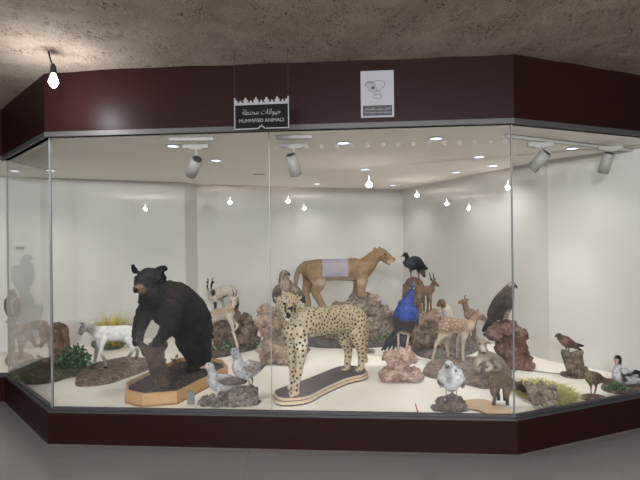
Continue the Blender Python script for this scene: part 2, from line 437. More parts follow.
GREYW = plain('lobby_wall_paint', (52, 48, 45), .8, var=.06, vs=2)
for nm, a, b in (('wall_south', (-8, -12), (8, -12)), ('wall_west', (-8, 8.2), (-8, -12)), ('wall_east', (8, -12), (8, 8.2)), ('wall_north', (8, 8.2), (-8, 8.2))):
    m = MB(); m.wallseg(a, b, -.05, ZT+.1, -.1); tag(m.build(nm, GREYW), kind='structure')
m = MB(); m.wallseg((-8, 4.5), (-4.6, 4.5), 0, ZT+.05, .1); tag(m.build('wall_left', plain('maroon_panel', (32, 15, 14), .4, .08, var=.08, vs=3)), kind='structure')
m = MB(); m.wallseg((3.1, 3.99), (8, 3.99), 0, ZT+.05, .1); tag(m.build('wall_right', MATS['maroon_panel']), kind='structure')

# inside of the case
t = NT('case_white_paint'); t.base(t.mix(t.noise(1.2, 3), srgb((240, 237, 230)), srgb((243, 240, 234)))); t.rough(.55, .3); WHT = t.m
t = NT('case_deck'); t.base(t.mix(t.ramp(t.noise(2.5, 5), [(.3, 0.0), (.7, 1.0)]), srgb((232, 227, 215)), srgb((240, 236, 226)))); t.rough(.6, .3); t.bump(t.noise(14, 3), .3, .003); DECK = t.m
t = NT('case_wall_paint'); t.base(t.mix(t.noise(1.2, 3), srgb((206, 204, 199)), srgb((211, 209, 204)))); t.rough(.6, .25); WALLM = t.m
BACK = [(-4.6, 5.22), (-3.05, 5.93), (-1.8, 6.42), (-1.70, 6.66), (1.32, 7.62), (2.33, 4.9), (3.1, 3.96)]
inner = offs(FRONT, .02)
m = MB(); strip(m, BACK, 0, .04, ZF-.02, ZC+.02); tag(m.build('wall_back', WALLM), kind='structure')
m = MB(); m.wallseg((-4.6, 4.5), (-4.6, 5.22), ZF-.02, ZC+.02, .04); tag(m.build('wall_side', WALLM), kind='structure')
poly = inner+[(3.1, 3.96)]+BACK[::-1][1:]
def slabpoly(name, z0, z1, mat):
    m = MB(); n = len(poly)
    m.add([(p[0], p[1], z0) for p in poly]+[(p[0], p[1], z1) for p in poly], [tuple(range(n))[::-1], tuple(range(n, 2*n))]+[(i, (i+1) % n, n+(i+1) % n, n+i) for i in range(n)])
    o = m.build(name, mat); tag(o, kind='structure'); return o
slabpoly('floor_display', ZF-.03, ZF, DECK)
slabpoly('ceiling_display', ZC, ZC+.03, WHT)
# small brownish grey rectangle and flat pale grey eagle silhouette on the wall
def onwall(px, py):                     # point of the back wall seen at a photo position
    best = None
    d = W(px, py, 1)-Vector((0, 0, EYE))
    for a, b in zip(BACK[:-1], BACK[1:]):
        ax, ay = a; ex, ey = b[0]-a[0], b[1]-a[1]; det = d.x*(-ey)+d.y*ex
        if abs(det) < 1e-6: continue
        s_ = (ax*(-ey)+ay*ex)/det; u = (d.x*ay-d.y*ax)/det
        if s_ > 0 and -1e-6 <= u <= 1.000001 and (best is None or s_ < best[0]): best = (s_, Vector((-ey, ex)).normalized())
    s_, n = best; p = Vector((0, 0, EYE))+d*s_
    if n.y > 0: n = -n
    return p, n
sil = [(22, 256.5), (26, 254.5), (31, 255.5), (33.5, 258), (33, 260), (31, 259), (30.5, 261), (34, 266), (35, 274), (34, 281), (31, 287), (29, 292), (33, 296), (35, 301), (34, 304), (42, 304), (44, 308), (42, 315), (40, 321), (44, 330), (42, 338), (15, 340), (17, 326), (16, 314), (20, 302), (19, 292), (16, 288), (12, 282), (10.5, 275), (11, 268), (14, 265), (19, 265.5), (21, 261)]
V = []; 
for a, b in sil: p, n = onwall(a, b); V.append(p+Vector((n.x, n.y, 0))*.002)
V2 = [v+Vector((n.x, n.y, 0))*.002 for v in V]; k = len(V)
o = newobj('wall_silhouette', V+V2, [tuple(range(k)), tuple(range(k, 2*k))[::-1]]+[(i, k+i, k+(i+1) % k, (i+1) % k) for i in range(k)], plain('silhouette_grey', (166, 165, 161), .7, var=.03), None, False)
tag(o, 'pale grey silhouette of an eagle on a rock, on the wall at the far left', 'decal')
m = MB(); p, n = onwall(20, 248); n3_ = Vector((n.x, n.y, 0)); m.box(p+n3_*.006, (.09, .012, .035), (Vector((-n.y, n.x, 0)), n3_, Vector((0, 0, 1))))
tag(m.build('wall_rectangle', plain('rectangle_grey', (120, 112, 104), .5)), 'small brownish grey rectangle high on the wall above the eagle silhouette', 'plate')

# the display case itself: maroon fascia and plinth, metal frames, glass panes
MAR = plain('maroon_board', (36, 16, 15), .4, .1, var=.10, vs=2.5)
FRM = plain('brushed_grey_metal', (78, 76, 73), .5, .4, .3, var=.15, vs=60)
FRD = plain('dark_grey_metal', (72, 72, 74), .35, .5, .5, var=.15, vs=60)
case = thing('display_case', 'long walk-in glass display case with dark maroon fascia and plinth', 'display case', ((L1[0]+R1[0])/2, 3.44, 0))
m = MB(); strip(m, FRONT, 0, .05, 0, ZF-.004); m.build('plinth', MAR, case)
m = MB(); strip(m, FRONT, 0, .05, ZC+.035, ZT+.06); m.build('fascia', MAR, case)
m = MB(); strip(m, FRONT, .002, .055, ZF-.004, ZF+.012); strip(m, FRONT, .022, .05, ZF+.012, ZF+.03); m.build('sill_frame', plain('sill_metal', (74, 74, 76), .4, .5, .4, var=.12, vs=40), case)
m = MB(); strip(m, FRONT, -.004, .055, ZC, ZC+.035); m.build('head_frame', FRM, case)
m = MB(); strip(m, FRONT, -.002, .0, 0.0, .006); m.build('skirt_line', plain('grey_sealant', (90, 84, 80), .7), case)
# glass
g = bpy.data.materials.new('pane_glass'); g.use_nodes = True; nt = g.node_tree; nt.nodes.clear()
out = nt.nodes.new('ShaderNodeOutputMaterial'); mx = nt.nodes.new('ShaderNodeMixShader'); tr = nt.nodes.new('ShaderNodeBsdfTransparent'); gl = nt.nodes.new('ShaderNodeBsdfGlossy'); fr = nt.nodes.new('ShaderNodeLayerWeight')
tr.inputs[0].default_value = (.985, .99, .987, 1); gl.inputs['Roughness'].default_value = .0; fr.inputs[0].default_value = .5
pw = nt.nodes.new('ShaderNodeMath'); pw.operation = 'POWER'; pw.inputs[1].default_value = 5; nt.links.new(fr.outputs['Facing'], pw.inputs[0])
ma = nt.nodes.new('ShaderNodeMath'); ma.operation = 'MULTIPLY_ADD'; ma.inputs[1].default_value = .95; ma.inputs[2].default_value = .034; nt.links.new(pw.outputs[0], ma.inputs[0])
nt.links.new(ma.outputs[0], mx.inputs[0]); nt.links.new(tr.outputs[0], mx.inputs[1]); nt.links.new(gl.outputs[0], mx.inputs[2]); nt.links.new(mx.outputs[0], out.inputs[0])
PT = Vector((0, 0))
def lerp(a, b, t): return (a[0]+(b[0]-a[0])*t, a[1]+(b[1]-a[1])*t)
gp = offs(FRONT, .036)
tm = (270-320)/480; a, b = gp[2], gp[3]
tt = (tm*a[1]-a[0])/((b[0]-a[0])-tm*(b[1]-a[1])); mid = lerp(a, b, tt)
segs = [(gp[0], gp[1]), (gp[1], gp[2]), (gp[2], mid), (mid, gp[3]), (gp[3], gp[4])]
def inset(a, b, e0=.004, e1=.004):
    L = math.hypot(b[0]-a[0], b[1]-a[1]); return lerp(a, b, e0/L), lerp(a, b, 1-e1/L)
EDGE = plain('glass_edge_green', (118, 122, 120), .25, .6, var=.1)
SEAL = plain('clear_silicone', (150, 152, 148), .3, .5, var=.1)
panes = []
for a, b in segs:
    a2, b2 = inset(a, b)
    m = MB(); m.wallseg(a2, b2, ZF+.02, ZC+.01, .008); pn = m.build('glass_pane', g, case); panes.append(pn)
for p, wd, mt in ((gp[1], .011, SEAL), (gp[2], .014, EDGE), (mid, .005, SEAL), (gp[3], .009, EDGE)):
    m = MB(); m.box((p[0], p[1]+.004, (ZF+.03+ZC)/2), (wd, .014, ZC-ZF-.03)); m.build('glass_joint', mt, case)
# row of little clear buttons stuck along the top of the right-hand front pane
BT = plain('clear_button', (168, 163, 154), .3, .5, var=.05)
a, b = gp[2], gp[3]; dr = Vector((b[0]-a[0], b[1]-a[1], 0)).normalized(); nn = Vector((dr.y, -dr.x, 0))
for k in range(16):
    px = 276+15.3*k; py = 148.2-k*.45; d = W(px, py, 1)-Vector((0, 0, EYE))
    s_ = ((a[0]*nn.x+a[1]*nn.y))/(d.x*nn.x+d.y*nn.y); c = Vector((0, 0, EYE))+d*s_+nn*.001
    m = MB(); R0, R1_ = .0135, .0105; n = 18
    up = Vector((0, 0, 1))
    vs = [c+dr*math.cos(2*math.pi*i/n)*r+up*math.sin(2*math.pi*i/n)*r+nn*q for q in (0, .003) for r in (R0, R1_) for i in range(n)]
    fs = []
    for i in range(n):
        j = (i+1) % n; fs += [(2*n+i, 2*n+j, 3*n+j, 3*n+i), (i, j, 2*n+j, 2*n+i), (n+i, 3*n+i, 3*n+j, n+j), (i, n+i, n+j, j)]
    m.add(vs, fs); m.build('clear_button', BT, case)

# ------------------------------------------------------------------ recessed downlights in the case ceiling
RING = plain('downlight_ring', (225, 228, 235), .3, .5, .3, var=.02)
LENS = emis('downlight_lens', (225, 235, 255), 2.2)
def downlight(x, y, energy, lab):
    T = thing('downlight', lab, 'light', (x, y, ZC), 'recessed downlights in the case ceiling')
    m = MB(); n = 28; vs = []
    for r, z in ((.062, ZC-.001), (.062, ZC-.006), (.048, ZC-.009), (.046, ZC-.002)): vs += [(x+math.cos(2*math.pi*i/n)*r, y+math.sin(2*math.pi*i/n)*r, z) for i in range(n)]
    m.add(vs, [(k*n+i, (k+1)*n+i, (k+1)*n+(i+1) % n, k*n+(i+1) % n) for k in range(3) for i in range(n)]+[(i, (i+1) % n, 3*n+(i+1) % n, 3*n+i) for i in range(n)]); m.build('trim_ring', RING, T, True)
    m = MB(); m.cyl((x, y, ZC-.0015), (x, y, ZC-.005), .045, .04, 24); m.build('lens', LENS, T)
    l = bpy.data.lights.new('downlight_beam', 'SPOT'); l.energy = energy; l.spot_size = math.radians(125); l.spot_blend = .9; l.shadow_soft_size = .045; l.color = (1, .975, .935)
    o = bpy.data.objects.new('downlight_beam', l); C.objects.link(o); o.location = (x, y, ZC-.02)
DL = [(436, 138, 'recessed downlight nearest the front glass, left of the right-hand seam'), (216, 160, 'recessed downlight between the two left track spotlights'), (365, 169, 'recessed downlight in the middle of the case ceiling'), (479, 156.5, 'recessed downlight near the right-hand glass seam, front one of two'),
      (493, 165.5, 'recessed downlight beside the right-hand glass seam, rear one of two'), (456, 172, 'recessed downlight left of the pair by the right-hand seam'), (393, 185, 'recessed downlight nearest the back corner of the case'),
      (317, 183.5, 'recessed downlight near the back wall, above the lioness'), (572, 148, 'recessed downlight between the two right track spotlights'), (50, 170, 'recessed downlight by the left glass corner')]
for px, py, lab in DL:
    p = F(px, py, ZC); downlight(p.x, p.y, 14, lab)
p = F(259, 174, ZC); m = MB(); m.box((p.x, p.y, ZC-.003), (.13, .03, .006)); T = tag(m.build('ceiling_slot', plain('slot_brown', (120, 104, 88), .6)), 'narrow brown slot in the case ceiling left of the centre seam', 'vent')
# extra downlights added at unseen spots of the case ceiling
for x, y in ((-3.3, 5.2), (-1.2, 3.95), (0.2, 3.9)):
    l = bpy.data.lights.new('downlight_beam', 'SPOT'); 
    downlight(x, y, 14, 'extra recessed downlight added at an unseen spot of the case ceiling')

# ------------------------------------------------------------------ track spotlights
TRK = plain('track_grey', (178, 176, 172), .45, .4, var=.05); SPB = plain('spot_grey', (165, 163, 158), .4, .4, var=.05); SPD = plain('spot_dark', (60, 58, 56), .5)
def track(px0, px1, py0, py1, lab):
    a = F(px0, py0, ZC-.03); b = F(px1, py1, ZC-.03); ax = (b-a); ax.z = 0; L = ax.length; ax.normalize(); up = Vector((0, 0, 1)); n = up.cross(ax)
    c = (a+b)/2; c.z = ZC-.014; T = thing('lighting_track', lab, 'lighting track', (c.x, c.y, ZC), 'lighting tracks behind the fascia'); m = MB(); m.box(c, (L, .034, .026), (ax, n, up)); m.build('rail', TRK, T)
def spot(px, yjoint, hx, hy, yaw_px, energy, target, lab, tilt2=None):
    """joint at (px,yjoint); head centre at (hx,hy)"""
    D = depth(px, 139, ZC)+.05 if False else 3.78 if px < 400 else (3.86 if px < 570 else 4.05)
    j = W(px, yjoint, D); top = Vector((j.x, j.y, ZC-.027)); h = W(hx, hy, D)
    T = thing('track_spotlight', lab, 'spotlight', (j.x, j.y, ZC-.03), 'track spotlights')
    m = MB(); m.box(top+Vector((0, 0, -.016)), (.2, .036, .03)); m.box(top+Vector((0, 0, -.036)), (.1, .03, .012)); m.build('adapter', TRK, T)
    m = MB(); m.cyl(top-Vector((0, 0, .03)), (j.x, j.y, h.z+.03), .009, n=12); m.build('stem', TRK, T)
    d = (Vector(target)-h).normalized(); 
    ve = W(yaw_px[0], yaw_px[1], D+.05)-h; d = ve.normalized()
    m = MB(); m.cyl(h-d*.085, h+d*.085, .043, .046, 28); m.build('housing', SPB, T, True)
    for p_ in T.children:
        if p_.name.startswith('housing'):
            for q in p_.data.polygons: q.use_smooth = len(q.vertices) == 4
    m = MB(); m.cyl(h+d*.0855, h+d*.088, .038, n=24); m.build('lens', emis('spot_lens', (235, 240, 255), 1.0), T)
    m = MB(); m.cyl(h-d*.0885, h-d*.085, .036, n=24); m.build('rear_cap', SPD, T)
    l = bpy.data.lights.new('track_beam', 'SPOT'); l.energy = energy; l.spot_size = math.radians(75); l.spot_blend = .8; l.shadow_soft_size = .05; l.color = (1, .975, .94)
    o = bpy.data.objects.new('track_beam', l); C.objects.link(o); o.location = h+d*.1
    o.rotation_euler = (Vector(target)-o.location).to_track_quat('-Z', 'Y').to_euler()
track(170, 214, 141.5, 141.2, 'left lighting track behind the fascia, over the bear')
track(276, 312, 139.5, 139, 'lighting track behind the fascia, over the cheetah')
track(505, 640, 138, 153, 'long lighting track behind the right-hand angled fascia')
spot(196, 152, 194, 167, (191, 174, ), 30, (-1.1, 5.4, .7), 'left track spotlight over the bear, tilted down')
spot(294, 152, 293.5, 165, (297, 178), 30, (.3, 5.8, .5), 'track spotlight just right of the centre glass seam')
spot(540, 150, 539, 161, (531, 170), 32, (.9, 5.4, .4), 'track spotlight just right of the right-hand glass seam, tilted left')
spot(610, 150, 606, 163, (602, 175), 24, (1.9, 4.7, .4), 'track spotlight at the far right end of the track')

# ------------------------------------------------------------------ bare bulbs of the lobby (one in view, the others behind the viewer, mirrored in the glass)
BULB = emis('bulb_glow', (235, 238, 255), 22); BLK = plain('bakelite_black', (28, 27, 27), .4)
def bulb(x, y, z, lab, en=16, q=1.0):
    T = thing('hanging_bulb', lab, 'bulb', (x, y, ZT+.02), 'bare bulbs hanging in the lobby')
    m = MB(); m.loft([(Vector((x-.03, y, ZT+.02)), .006, 1), (Vector((x-.02, y, (ZT+z)/2+.06)), .005, 1), (Vector((x-.002, y, z+.1)), .006, 1)], 8, 4); m.build('cord', BLK, T, True)
    m = MB(); m.cyl((x, y, z+.055), (x, y, z+.105), .021, .018, 16); m.cyl((x, y, z+.105), (x, y, z+.12), .012, .008, 12); m.build('socket', BLK, T)
    m = MB(); m.loft([(Vector((x, y, z+.052)), .015*q, 1), (Vector((x, y, z+.03*q)), .027*q, 1), (Vector((x, y, z)), .036*q, 1), (Vector((x, y, z-.02*q)), .027*q, 1)], 18, 4); m.build('bulb', BULB, T, True)
    l = bpy.data.lights.new('bulb_light', 'POINT'); l.energy = en; l.shadow_soft_size = .04; l.color = (.95, .96, 1)
    o = bpy.data.objects.new('bulb_light', l); C.objects.link(o); o.location = (x, y, z-.09)
p = W(53.5, 82, 3.17); bulb(p.x, p.y, p.z, 'bare lit bulb hanging from the plaster ceiling at the left', 12, .85)
a, b = gp[2], gp[3]; tdir = Vector((b[0]-a[0], b[1]-a[1])).normalized(); nf = Vector((-tdir.y, tdir.x)); df = nf.dot(Vector(a))
for px, py in ((369, 179), (417, 191), (447, 200), (288, 197.5), (304, 205), (145, 206), (508, 183), (230, 199), (469, 205), (96, 222)):
    v = W(px, py, depth(px, py, 2.52)); k = nf.dot(Vector((v.x, v.y)))-df; x, y = v.x-2*k*nf.x, v.y-2*k*nf.y
    if y < -11.5 or abs(x) > 7.6: continue
    bulb(x, y, 2.52, 'bare lit bulb hanging in the lobby behind the viewer', 200, .42)
# a lit information screen in the lobby behind the viewer (mirrored in the glass over the lioness)
scr = thing('kiosk_screen', 'lit information screen on a stand in the lobby behind the viewer', 'screen', (-.62, -2.35, 0))
m = MB(); m.box((-.62, -2.35, .02), (.4, .3, .04)); m.box((-.62, -2.38, .42), (.06, .04, .8)); m.build('stand', BLK, scr)
m = MB(); m.box((-.62, -2.36, .97), (.56, .04, .42)); m.build('bezel', BLK, scr)
m = MB(); m.box((-.62, -2.337, .97), (.5, .006, .36)); m.build('display', emis('screen_glow', (125, 160, 232), 3.4), scr)

# ------------------------------------------------------------------ hanging sign
SL = plain('sign_silver', (142, 140, 142), .5, .3, .0, var=.04); SB = plain('sign_black', (22, 17, 17), .6, .1)
a0 = W(234.2, 113, 3.2); b0 = W(289, 111, 3.16); ux = (b0-a0); ux.z = 0; wd = ux.length; ux.normalize(); uz = Vector((0, 0, 1)); un = ux.cross(uz)
pc = (a0+b0)/2; zb = W(262, 129, 3.18).z; zt = W(262, 104, 3.18).z; H = zt-zb
sg = thing('hanging_sign', 'black and silver sign reading MUMMIFIED ANIMALS hung on two wires below the ceiling', 'sign', (pc.x, pc.y, zb))
def sp(u, v, d=0): return Vector((pc.x, pc.y, zb))+ux*u+uz*v+un*d
h = wd/2
def flat(mb, pts, d0, d1):
    n = len(pts); mb.add([sp(u, v, d0) for u, v in pts]+[sp(u, v, d1) for u, v in pts], [tuple(range(n))[::-1], tuple(range(n, 2*n))]+[(i, (i+1) % n, n+(i+1) % n, n+i) for i in range(n)])
m = MB(); flat(m, [(-h, 0), (-.022, 0), (0, .02), (.022, 0), (h, 0), (h, H), (-h, H)], -.006, .0); m.build('panel', SB, sg)
m = MB(); e = .007
flat(m, [(-h, 0), (-.022, 0), (-.019, e), (-h, e)], .0, .003); flat(m, [(.022, 0), (h, 0), (h, e), (.019, e)], 0, .003)
flat(m, [(-.022, 0), (0, .02), (0, .029), (-.026, e)], 0, .003); flat(m, [(0, .02), (.022, 0), (.026, e), (0, .029)], 0, .003)
flat(m, [(-h, e), (-h+e, e), (-h+e, H), (-h, H)], 0, .003); flat(m, [(h-e, e), (h, e), (h, H), (h-e, H)], 0, .003)
flat(m, [(-h, H-.004), (h, H-.004), (h, H+.012), (-h, H+.012)], -.006, .003)
m.build('border', SL, sg)
m = MB(); big = [(-.012, 0), (-.018, .012), (-.016, .018), (-.007, .018), (-.008, .026), (0, .038), (.008, .026), (.007, .018), (.016, .018), (.018, .012), (.012, 0)]
def fl(c, s): flat(m, [(c+u*s, H+.011+v*s) for u, v in big][::-1], .003, -.006)
for k in range(4): fl(-h+wd*(.21+.193*k), 1.0)
for k in range(5): fl(-h+wd*(.115+.193*k), .5)
for sx in (-1, 1): flat(m, [(sx*h, H+.01), (sx*h, H+.045), (sx*(h-.01), H+.045), (sx*(h-.01), H+.028), (sx*(h-.024), H+.028), (sx*(h-.024), H+.01)][::-1 if sx < 0 else 1], .003, -.006)
m.build('crest', SL, sg)
AR1 = ''.join(reversed('\uFEA3\uFEF4\uFEEE\uFE8D\uFEE7\uFE8E\uFE95 \uFEE3\uFEA4\uFEE8\uFEC4\uFE94'))
textmesh(AR1, .05, sp(0, H*.68, .001), ux, uz, SL, sg, width=wd*.7)
textmesh('MUMMIFIED ANIMALS', .033, sp(0, H*.34, .001), ux, uz, SL, sg, width=wd*.82, ext=.0008)
for sx in (-1, 1):
    m = MB(); m.cyl(sp(sx*(h-.004), H+.044), Vector(sp(sx*(h-.004), 0))*1+Vector((0, 0, ZT+.03-zb)),   .0015, n=6); m.build('wire', plain('wire_grey', (52, 44, 42), .6), sg)
# camera notice fixed to the fascia
def onfront(px, py, off):
    A, B = Vector(L1), Vector(R1); t_ = (B-A).normalized(); n_ = Vector((-t_.y, t_.x)); d = W(px, py, 1)-Vector((0, 0, EYE))
    s_ = (n_.dot(A)-off)/(n_.x*d.x+n_.y*d.y); return Vector((0, 0, EYE))+d*s_
ux = Vector((R1[0]-L1[0], R1[1]-L1[1], 0)).normalized(); un = ux.cross(uz)
pa = onfront(361, 118, .0); pb = onfront(393.6, 70.3, .0); cw = (pb-pa).dot(ux); chh = pb.z-pa.z; org = (pa+pb)/2
cs = thing('notice_board', 'white camera surveillance notice fixed to the maroon fascia', 'sign', (org.x, org.y, pa.z))
def sq(u, v, d=0): return org+ux*u+uz*v+un*d
def sp(u, v, d=0): return sq(u, v, d)
m = MB(); m.box(sq(0, 0, .003), (cw, .006, chh), (ux, un, uz)); m.build('panel', plain('notice_white', (150, 148, 154), .5, var=.02), cs)
m = MB(); m.box(sq(0, -chh*.355, .0065), (cw*.88, .002, chh*.22), (ux, un, uz)); m.build('caption_band', plain('notice_dark', (48, 50, 54), .5), cs)
AR2 = ''.join(reversed('\uFE8D\uFEDF\uFEE4\uFEDC\uFE8E\uFEE5 \uFEE3\uFEAE\uFE8D\uFED7\uFE90 \uFE91\uFE8E\uFEDF\uFEDC\uFE8E\uFEE3\uFEF4\uFEAE\uFE8D\uFE95'))
NW = MATS['notice_white']
textmesh(AR2, .02, sq(0, -chh*.32, .0078), ux, uz, NW, cs, width=cw*.78)
textmesh('This location with cameras', .016, sq(0, -chh*.395, .0078), ux, uz, NW, cs, width=cw*.8)
ND = plain('notice_ink', (46, 46, 52), .5); m = MB()
def line(pts, r=.0013):
    for (u0, v0), (u1, v1) in zip(pts[:-1], pts[1:]): m.cyl(sq(u0, v0, .0066), sq(u1, v1, .0066), r, n=6)
def ell(cx, cy, rx, ry, a0=0, a1=360, rot=0, r=.0013, n=20):
    pts = []
    for i in range(n+1):
        a = math.radians(a0+(a1-a0)*i/n); x, y = rx*math.cos(a), ry*math.sin(a); q = math.radians(rot); pts.append((cx+x*math.cos(q)-y*math.sin(q), cy+x*math.sin(q)+y*math.cos(q)))
    line(pts, r)
u = cw/32.6
ell(-5.0*u, 6.5*u, 3.6*u, 5.6*u, rot=35); ell(-5.0*u, 6.5*u, 2.2*u, 3.4*u, rot=35, r=.001); ell(-7.4*u, 8.6*u, 4.6*u, 3.6*u, 40, 190, r=.0024); 
line([(-4*u, 12.5*u), (1*u, 13.2*u), (6*u, 12.4*u)]); ell(4*u, 9.6*u, 3.6*u, 3.4*u, -50, 70); line([(6.3*u, 7*u), (-.5*u, 1.8*u)])
line([(-1*u, 2.6*u), (-2*u, -1.5*u)]); line([(2*u, 3.6*u), (3*u, -1.5*u)]); ell(.2*u, -2.5*u, 4.4*u, 2*u); 
m.cyl(sq(-4.2*u, 6.2*u, .006), sq(-4.2*u, 6.2*u, .0075), 1.6*u, n=16)
m.build('camera_drawing', ND, cs)

# ================================================================== bases, rocks and plants
BRK = rockmat('brown_rock', (104, 84, 70), (138, 116, 98), (76, 60, 50))
PNK = rockmat('pinkish_rock', (184, 144, 126), (216, 188, 172), (136, 98, 84), 14)
TAN = rockmat('tan_rock', (146, 124, 106), (172, 150, 130), (108, 88, 72), 8)
RED = rockmat('reddish_rock', (114, 84, 72), (134, 104, 92), (80, 54, 46), 9)
GRY = rockmat('grey_rock', (118, 106, 98), (160, 150, 142), (74, 64, 58), 16)
STR = rockmat('strata_rock', (128, 112, 96), (160, 146, 128), (84, 70, 58), 10)
SLB = rockmat('mound_brown', (128, 106, 90), (150, 130, 114), (92, 74, 62), 20)
MOS = rockmat('mossy_mound', (86, 90, 66), (110, 104, 84), (64, 70, 48), 22)
SOIL = rockmat('mulch_soil', (74, 66, 64), (104, 94, 90), (46, 40, 40), 30)
BARK = rockmat('bark_brown', (74, 58, 48), (104, 84, 68), (48, 36, 30), 22)
WD = woodmat('pale_plywood', (176, 138, 92), (196, 160, 112)); WDK = woodmat('pale_base_wood', (186, 162, 128), (204, 182, 148))
DKB = plain('dark_base_edge', (50, 44, 46), .5)
GREENS = [(70, 96, 70), (92, 118, 88), (52, 76, 54), (110, 130, 98)]
YEL = [(190, 180, 80), (206, 196, 112), (160, 160, 70), (214, 202, 150)]

# --- cheetah's two-step wooden base
o1 = [(272.7, 392), (275.5, 396.5), (286, 398.6), (308, 396), (325, 387.5), (347, 378), (365, 373.5), (367.5, 369.5), (361, 366), (341, 365.5), (308, 378), (282, 387), (274.5, 390)]
P = outline(o1, ZF+.06, 6)
T = thing('oval_stand', 'long rounded wooden base with striped cream edge under the cheetah', 'base', (sum(p.x for p in P)/len(P), sum(p.y for p in P)/len(P), ZF))
m = MB(); m.prism(grow(P, 1.0), ZF, ZF+.012); m.build('underside', DKB, T)
m = MB(); m.prism(grow(P, 1.01), ZF+.012, ZF+.034); m.build('lower_tier', woodmat('cream_edge', (196, 176, 148), (214, 198, 172)), T)
m = MB(); m.prism(grow(P, .985), ZF+.034, ZF+.039); m.build('groove', plain('groove_brown', (86, 64, 50), .5), T)
m = MB(); m.prism(grow(P, .975), ZF+.039, ZF+.058); m.build('upper_tier', MATS['cream_edge'], T)
m = MB(); m.prism(grow(P, .955), ZF+.058, ZF+.06); m.build('top_board', woodmat('dark_top_wood', (72, 62, 62), (104, 94, 94), 5), T)

# --- bear's eight-sided tray
rim = [(126, 382), (126, 390.5), (142, 394), (177, 391.5), (228, 366), (223, 359.5), (203, 357.5), (180, 357.5)]
Pq = [F(a, b, ZF+.1) for a, b in rim]; Pq = [Vector((q.x, q.y)) for q in Pq]
T = thing('octagonal_tray', 'eight-sided pale plywood tray filled with dark mulch under the black bear', 'base', (sum(p.x for p in Pq)/8, sum(p.y for p in Pq)/8, ZF))
inn = grow(Pq, .955); n = 8
for i in range(n):
    j = (i+1) % n; m = MB()
    m.add([(*Pq[i], ZF), (*Pq[j], ZF), (*inn[j], ZF), (*inn[i], ZF), (*Pq[i], ZF+.1), (*Pq[j], ZF+.1), (*inn[j], ZF+.1), (*inn[i], ZF+.1)], [(0, 3, 2, 1), (4, 5, 6, 7), (0, 1, 5, 4), (1, 2, 6, 5), (2, 3, 7, 6), (3, 0, 4, 7)])
    m.build('side_board', WD, T)
m = MB(); m.prism(grow(Pq, 1.012), ZF, ZF+.014); m.build('foot_strip', woodmat('plywood_dark', (140, 108, 74), (160, 128, 90)), T)
m = MB(); m.prism(grow(Pq, .95), ZF+.016, ZF+.075)
V, Fc = fuse(m, .012, 2, ((.05, .03), (.018, .02)), zclip=ZF+.015); newobj('mulch', V, Fc, SOIL, T)

def stump(name, label, chains, D0, mat, zb=ZF, cat='stump', voxel=.008, disp=((.05, .02), (.018, .009))):
    m = MB()
    for ch in chains: m.loft(chain3(ch, D0, D0/FOC, zb))
    V, Fc = fuse(m, voxel, 2, disp, zclip=zb); o = newobj(name, V, Fc, mat); tag(o, label, cat); return o
stump('tree_stump', 'dark forked tree stump in the mulch tray, held by the bear', [
    [(162, 384, 0, 9.5), (160, 375, 0, 8.5), (156, 364, 0, 8), (150, 355, .03, 6), (143, 347, .05, 3.8), (136.5, 341, .06, 3)],
    [(157, 368, 0, 8), (158, 355, .02, 6.5), (157, 347, .02, 7, .9)], [(158, 352, .02, 5), (163, 345, .03, 5)], [(152, 350, .02, 4), (151, 345, .02, 3)]], 4.0, BARK, ZF+.05)
# dry leaves by the stump
q = F(172, 368, ZF+.09)
o = leaves('dry_sprig', (q.x, q.y, ZF+.08), (.10, .05, .12), 26, .05, [(150, 112, 60), (120, 84, 48), (98, 74, 50), (170, 134, 80)]); tag(o, 'sprig of dry brown leaves in the mulch behind the forked stump', 'plant')

# --- goat's mound
mound('oval_mound', 'long rough brown mound under the white lamb', outline([(75.5, 384), (82, 387), (109, 384), (130, 377), (148, 370.5), (153, 366), (148, 362), (128, 360.5), (97, 366), (80, 374)]), .055, SLB, 'base')
# --- left planted mound
mound('planted_mound', 'long mossy mound at the far left under the green bush', outline([(9, 377), (14, 382.5), (24, 385), (50, 383.5), (69, 378), (84, 374.5), (90, 370), (84, 366), (60, 364), (28, 367), (13, 372)]), .085, MOS, 'base')
# --- gnarled stump and bush on it
stump('gnarled_stump', 'reddish gnarled arched stump behind the green bush at the left', [
    [(57, 372, 0, 6), (56, 360, 0, 5.5), (53, 348, 0, 4.5), (51, 338, .02, 4), (51, 329, .02, 3.5), (57, 325.5, .02, 3.5), (64, 328, 0, 3.5), (66, 338, 0, 3.3), (66, 350, -.02, 3.6), (63, 362, 0, 4)],
    [(58, 366, 0, 5), (60, 350, .03, 4.5), (59, 335, .03, 3.5), (62, 327, .02, 3)], [(52, 345, 0, 3), (60, 341, .02, 3), (66, 337, 0, 2.5)], [(50, 366, 0, 4), (43, 359, 0, 2), (38, 356, .0, 1.5)]],
    4.72, rockmat('red_gnarl', (122, 88, 70), (152, 120, 98), (86, 56, 44), 16), ZF+.03)
q = F(73, 368, ZF+.06)
T = thing('leafy_bush', 'dark green leafy bush on the mossy mound at the left', 'bush', (q.x, q.y, ZF+.06))
leaves('foliage', (q.x, q.y, ZF+.08), (.15, .12, .19), 620, .045, GREENS, T)
m = MB(); 
for k in range(6): a = k*1.05; m.loft([(Vector((q.x, q.y, ZF+.05)), .006, 1), (Vector((q.x+.07*math.cos(a), q.y+.06*math.sin(a), ZF+.14)), .004, 1), (Vector((q.x+.1*math.cos(a), q.y+.09*math.sin(a), ZF+.2)), .002, 1)], 6, 3)
m.build('twigs', BARK, T, True)
